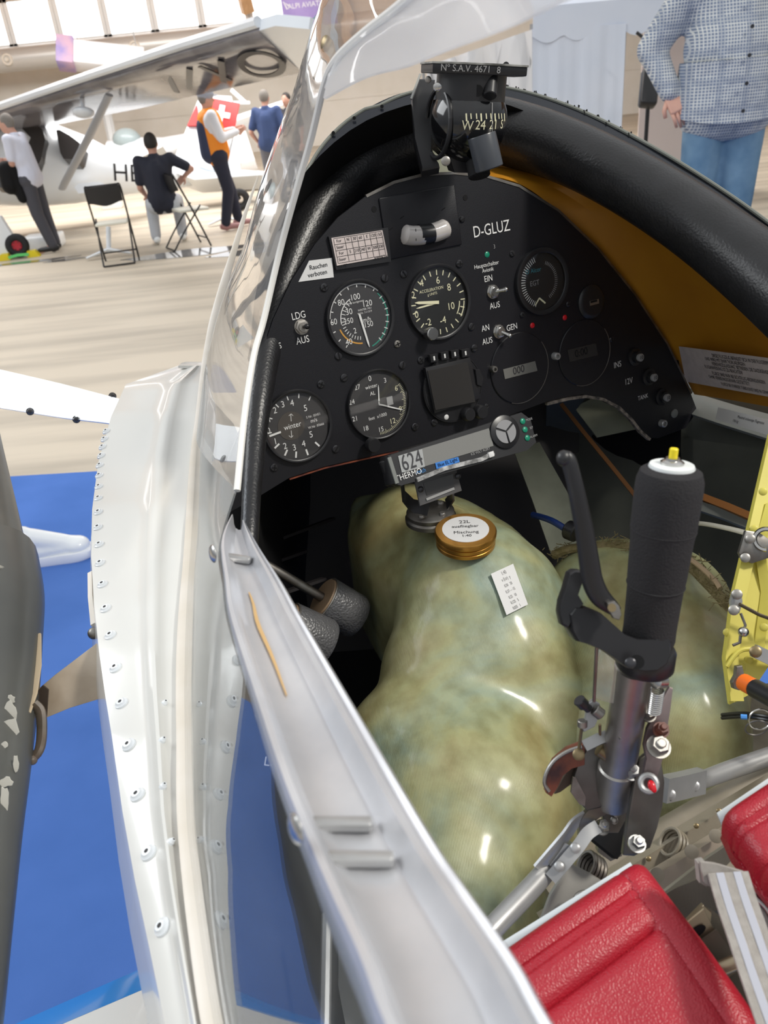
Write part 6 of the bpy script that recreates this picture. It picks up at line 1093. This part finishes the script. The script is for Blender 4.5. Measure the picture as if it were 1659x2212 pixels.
# man with the jacket at the left edge, facing left and leaning
r_, P, F_, hx, hy = person('person in white short-sleeved shirt and grey trousers facing left with black jacket over arm', G(122, 543), toward(82), 1.74, lean=(0, .10),
    pose=dict(elR=(.20, .02, 1.14), wrR=(.14, .24, 1.16), elL=(-.20, .05, 1.14), wrL=(-.12, .28, 1.04), head=(0, .04, 1.60), ankL=(-.08, -.02, .09), ankR=(.10, .02, .09)), shirt=dk('white_shirt', (.72, .74, .86)), trousers=dk('grey_trousers', (.07, .07, .085)), hairm=K['hairg'], belly=1.15)
m = MB(); e, w_ = P['elL'], P['wrL']; c_ = V(e).lerp(w_, .5); m.cap(c_ - hx * .03, c_ - hx * .04 - V((0, 0, .20)), .10, .11); m.cap(c_ - hy * .05, c_ - hy * .10 - V((0, 0, .36)), .09, .07); j = m.build('jacket', K['blackm'], r_); remesh(j, .014, 6)
e = P['elL']
# seated man from behind
r_, P, F_, hx, hy = person('person in dark T-shirt and light grey trousers sitting with back turned on a folding chair', G(372, 532), toward(8), 1.78,
    pose=dict(hipL=(-.09, -.02, .52), hipR=(.09, -.02, .52), pel=(0, -.03, .56), waist=(0, -.03, .70), chest=(0, -.02, .90), neck=(0, 0, 1.08), head=(0, .02, 1.205), shL=(-.19, 0, 1.02), shR=(.19, 0, 1.02), elL=(-.24, .03, .72), wrL=(-.20, .22, .60), elR=(.42, -.02, .88), wrR=(.30, .15, .78), kneeL=(-.18, .40, .50), kneeR=(.15, .42, .50), ankL=(-.20, .30, .09), ankR=(.14, .33, .09), toeL=(-.24, .46, .03), toeR=(.16, .50, .03)),
    shirt=dk('charcoal_shirt', (.018, .02, .035)), trousers=dk('light_trousers', (.50, .52, .56)), hairm=K['hair'], shoem=K['white2'], belly=1.05)
# man in the orange vest
r_, P, F_, hx, hy = person('person in orange vest over white long-sleeved shirt gesturing with both hands', G(505, 494), toward(-68), 1.78, lean=(0, -.06), sleeves='long',
    pose=dict(elR=(.22, .06, 1.15), wrR=(.10, .32, 1.20), elL=(-.2, .1, 1.18), wrL=(-.1, .34, 1.22), ankL=(-.10, .12, .09), toeL=(-.12, .30, .03), kneeL=(-.1, .1, .5), ankR=(.12, -.12, .09), toeR=(.12, .07, .03)),
    shirt=dk('white_long_shirt', (.80, .80, .84)), trousers=dk('navy_trousers', (.018, .02, .04)), hairm=K['hairg'], shoem=mat('pink_grey_shoe', (.42, .22, .22), .6))
m = MB(); ws, cs = P['waist'], P['chest']; m.cap(ws - V((0, 0, .12)), cs + V((0, 0, .06)), .185, .165); v_ = m.build('vest', mat('orange_vest', (.95, .30, .02), .6), r_); remesh(v_, .014, 5)
m = MB(); m.cap(ws - V((0, 0, .12)) - hy * .07, cs - hy * .06, .15, .13); v_ = m.build('backpack', mat('navy_pack', (.03, .04, .09), .7), r_); remesh(v_, .014, 3)
m = MB(); m.sphere(F_.at(0, 0, .055), .098, .112, .085); m.sphere(F_.at(0, .10, .035), .06, .07, .012); m.build('cap', mat('grey_cap', (.34, .36, .42), .7), r_)
# man in navy polo shirt, partly behind the windscreen
r_, P, F_, hx, hy = person('person in navy polo shirt and grey trousers with back turned, hands in pockets', G(603, 440), toward(-12), 1.70,
    pose=dict(elL=(-.29, -.05, 1.12), wrL=(-.22, .08, .95), elR=(.29, -.05, 1.12), wrR=(.22, .08, .95)), shirt=dk('navy_polo', (.04, .07, .18)), trousers=dk('mid_grey_trousers', (.14, .14, .16)), hairm=K['hairg'], belly=1.15)
# two partly hidden people further off
person('person in black standing behind the person in the navy polo shirt', G(628, 437) + V((.1, .9, 0)), toward(150), 1.62, shirt=dk('black_top', (.02, .02, .03)), trousers=dk('black_trousers', (.02, .02, .03)), hairm=K['hair'], vox=.02)
person('person in pale top and bare legs far off between the orange vest and navy shirt', G(508, 400), toward(100), 1.62, shirt=dk('pale_top', (.7, .62, .58)), trousers=dk('brown_shorts', (.30, .14, .10)), hairm=K['hair'], vox=.02)
# person in plaid shirt on the right
pm = bpy.data.materials.new('plaid_cloth'); pm.use_nodes = True; t = pm.node_tree; b_ = t.nodes['Principled BSDF']; b_.inputs['Roughness'].default_value = .85
tcn = t.nodes.new('ShaderNodeTexCoord'); sep = t.nodes.new('ShaderNodeSeparateXYZ'); t.links.new(tcn.outputs['Object'], sep.inputs[0]); last = None
def mth(op, a, b=None):
    n = t.nodes.new('ShaderNodeMath'); n.operation = op
    for i, v in enumerate((a, b)):
        if v is None: continue
        if isinstance(v, (int, float)): n.inputs[i].default_value = v
        else: t.links.new(v, n.inputs[i])
    return n.outputs[0]
acc = None
for ax_, sc_ in (('X', 78.), ('Z', 70.)):
    a_ = mth('GREATER_THAN', mth('FRACT', mth('MULTIPLY', sep.outputs[ax_], sc_)), .68); acc = a_ if acc is None else mth('MAXIMUM', acc, a_)
    big = mth('MULTIPLY', mth('GREATER_THAN', mth('FRACT', mth('MULTIPLY', sep.outputs[ax_], sc_ / 9)), .78), .35); bigs = big if ax_ == 'X' else mth('MAXIMUM', bigs, big)
fac = mth('SUBTRACT', acc, bigs)
rm = t.nodes.new('ShaderNodeValToRGB'); rm.color_ramp.elements[0].color = (.17, .21, .29, 1); rm.color_ramp.elements[1].color = (.58, .59, .57, 1); t.links.new(fac, rm.inputs[0]); t.links.new(rm.outputs[0], b_.inputs['Base Color'])
tn = t.nodes.new('ShaderNodeTexNoise'); tn.inputs['Scale'].default_value = 7; bmp = t.nodes.new('ShaderNodeBump'); bmp.inputs['Strength'].default_value = .9; bmp.inputs['Distance'].default_value = .05; t.links.new(tcn.outputs['Object'], tn.inputs[0]); t.links.new(tn.outputs[0], bmp.inputs['Height']); t.links.new(bmp.outputs[0], b_.inputs['Normal'])
jeans = mat('blue_jeans', (.06, .14, .24), .85, c2=(.16, .27, .38), ns=5, bump=.4, bs=40)
bp = C(1550, 290, 4.15); bp = V((bp.x, bp.y, .42))
m = MB(); m.box(Fr(V((bp.x, bp.y, .21)), (1, 0, 0), (0, 1, 0)), 1.6, 1.2, .42, .01); tag(m.build('platform', K['greyw']), 'low grey platform under the person in the plaid shirt', 'platform')
r_, P, F_, hx, hy = person('person in blue and grey plaid shirt and blue jeans, one hand by the trouser pocket', bp, toward(172), 1.86, sleeves='long', belly=1.38, loose=1.18, lean=(-.03, 0),
    pose=dict(elR=(.36, -.08, 1.20), wrR=(.27, .03, 1.0), elL=(-.34, -.04, 1.14), wrL=(-.36, .02, .90), shL=(-.21, 0, 1.44), shR=(.21, 0, 1.44)), shirt=pm, trousers=jeans, hairm=K['hairg'], vox=.016)
m = MB(); rows = []
for i in range(29):
    a_ = -PI * .95 + i / 28 * PI * 1.9; x = math.sin(a_); y = math.cos(a_); c0 = P['waist']; c1 = P['pel']; rr = .250; r2 = .262
    top = c0 + hx * (x * rr) + hy * (y * rr * .82); bot = c1 + hx * (x * r2) + hy * (y * r2 * .80) + V((0, 0, -.06 - .05 * abs(math.cos(a_)))); rows.append([top + V((0, 0, .03)), top.lerp(bot, .5), bot])
m.grid(rows, .005); m.build('shirt_tail', pm, r_)
for k in range(5):
    q = P['chest'].lerp(P['waist'], k * .55 - .3); mm = MB(); c_ = q + hy * (.232 + .012 * min(k, 3)); mm.lathe(Fr(c_, hx, (0, 0, 1), hy), [(.009, 0), (.009, .004)], 10); mm.build('button', K['screw'], r_)
# white sneakers on the carpet
def sneaker(par, base, yaw, s=1.0):
    f = Fr(base, (math.cos(yaw), math.sin(yaw), 0), (-math.sin(yaw), math.cos(yaw), 0)); m = MB()      # x heel->toe
    m.cap(f.p(-.10 * s, 0, .06), f.p(.08 * s, 0, .055), .052, .046); m.sphere(f.at(.10 * s, 0, .05), .058, .052, .042); m.cap(f.p(-.09 * s, 0, .06), f.p(-.085 * s, 0, .135), .046, .044); m.cap(f.p(-.06 * s, 0, .12), f.p(.06 * s, 0, .07), .044, .04)
    o = m.build('sneaker', K['white2'], par); remesh(o, .006, 8)
    m = MB(); rings = []
    out = [(.155, 0), (.145, .03), (.10, .05), (.02, .046), (-.08, .04), (-.13, .03), (-.145, 0), (-.13, -.03), (-.08, -.04), (.02, -.046), (.10, -.05), (.145, -.03)]
    out = [(q.x, q.y) for q in spline([(a, b, 0) for a, b in out], 3, True)]
    for z, k in ((.0, .96), (.006, 1.0), (.028, 1.0), (.034, .95)): rings.append([f.p(x * k * s * 1.05, y * k * 1.22, z * 1.2) for x, y in out])
    m.loft(rings); m.build('sole', mat('sole_white', (.84, .86, .9), .5), o)
    m = MB()
    for k in range(5): m.tube(spline([f.p((.0 + k * .018) * s, -.034, .112 - k * .009), f.p((.004 + k * .018) * s, 0, .134 - k * .011), f.p((.0 + k * .018) * s, .034, .112 - k * .009)], 3), .0028, 6)
    m.build('lace', K['white2'], o); return f
g = G(118, 1212); legs = thing('person', 'person wearing white sneakers on the blue carpet, only the feet showing behind the dark tube', 'person', g)
gz = V((0, 0, .008)); f1 = sneaker(legs, g + gz, math.radians(8), 1.08); g2 = g + V((-.16, -.40, 0)); f2 = sneaker(legs, g2 + gz, math.radians(2), 1.08)
m = MB(); tops = []
for f_ in (f1, f2):
    a = f_.p(-.085, 0, .07); k_ = a + V((-.34, .0, .44)); h_ = k_ + V((-.42, .02, .42)); m.cap(a, k_, .04, .056); m.cap(k_, h_, .06, .085); tops.append((a, k_, h_))
m.cap(tops[0][2], tops[1][2], .12, .12); hp = tops[0][2].lerp(tops[1][2], .5); m.cap(hp, hp + V((-.02, 0, .5)), .14, .16); m.cap(hp + V((-.02, -.2, .45)), hp + V((-.02, .2, .45)), .07, .07); m.cap(hp + V((-.02, 0, .5)), hp + V((0, 0, .64)), .05, .05); m.sphere(Fr(hp + V((.02, 0, .74)), (1, 0, 0), (0, 1, 0)), .09, .075, .11)
for q in (-1, 1): m.cap(hp + V((-.02, .2 * q, .45)), hp + V((-.10, .26 * q, .16)), .045, .04); m.cap(hp + V((-.10, .26 * q, .16)), hp + V((.0, .24 * q, -.06)), .04, .028)
body = m.build('body', K['skin'], legs); remesh(body, .014, 4)
m = MB()
for a, k_, h_ in tops: m.cap(a.lerp(k_, .35), k_, .062, .075); m.cap(k_, h_, .078, .105)
m.cap(tops[0][2], tops[1][2], .135, .135); o = m.build('trousers', dk('grey_jeans', (.12, .13, .16)), legs); remesh(o, .014, 4)
m = MB(); m.cap(hp + V((0, 0, .05)), hp + V((-.02, 0, .46)), .17, .18); m.cap(hp + V((-.02, -.2, .45)), hp + V((-.02, .2, .45)), .085, .085); o = m.build('shirt', dk('dark_top', (.03, .03, .035)), legs); remesh(o, .014, 4)
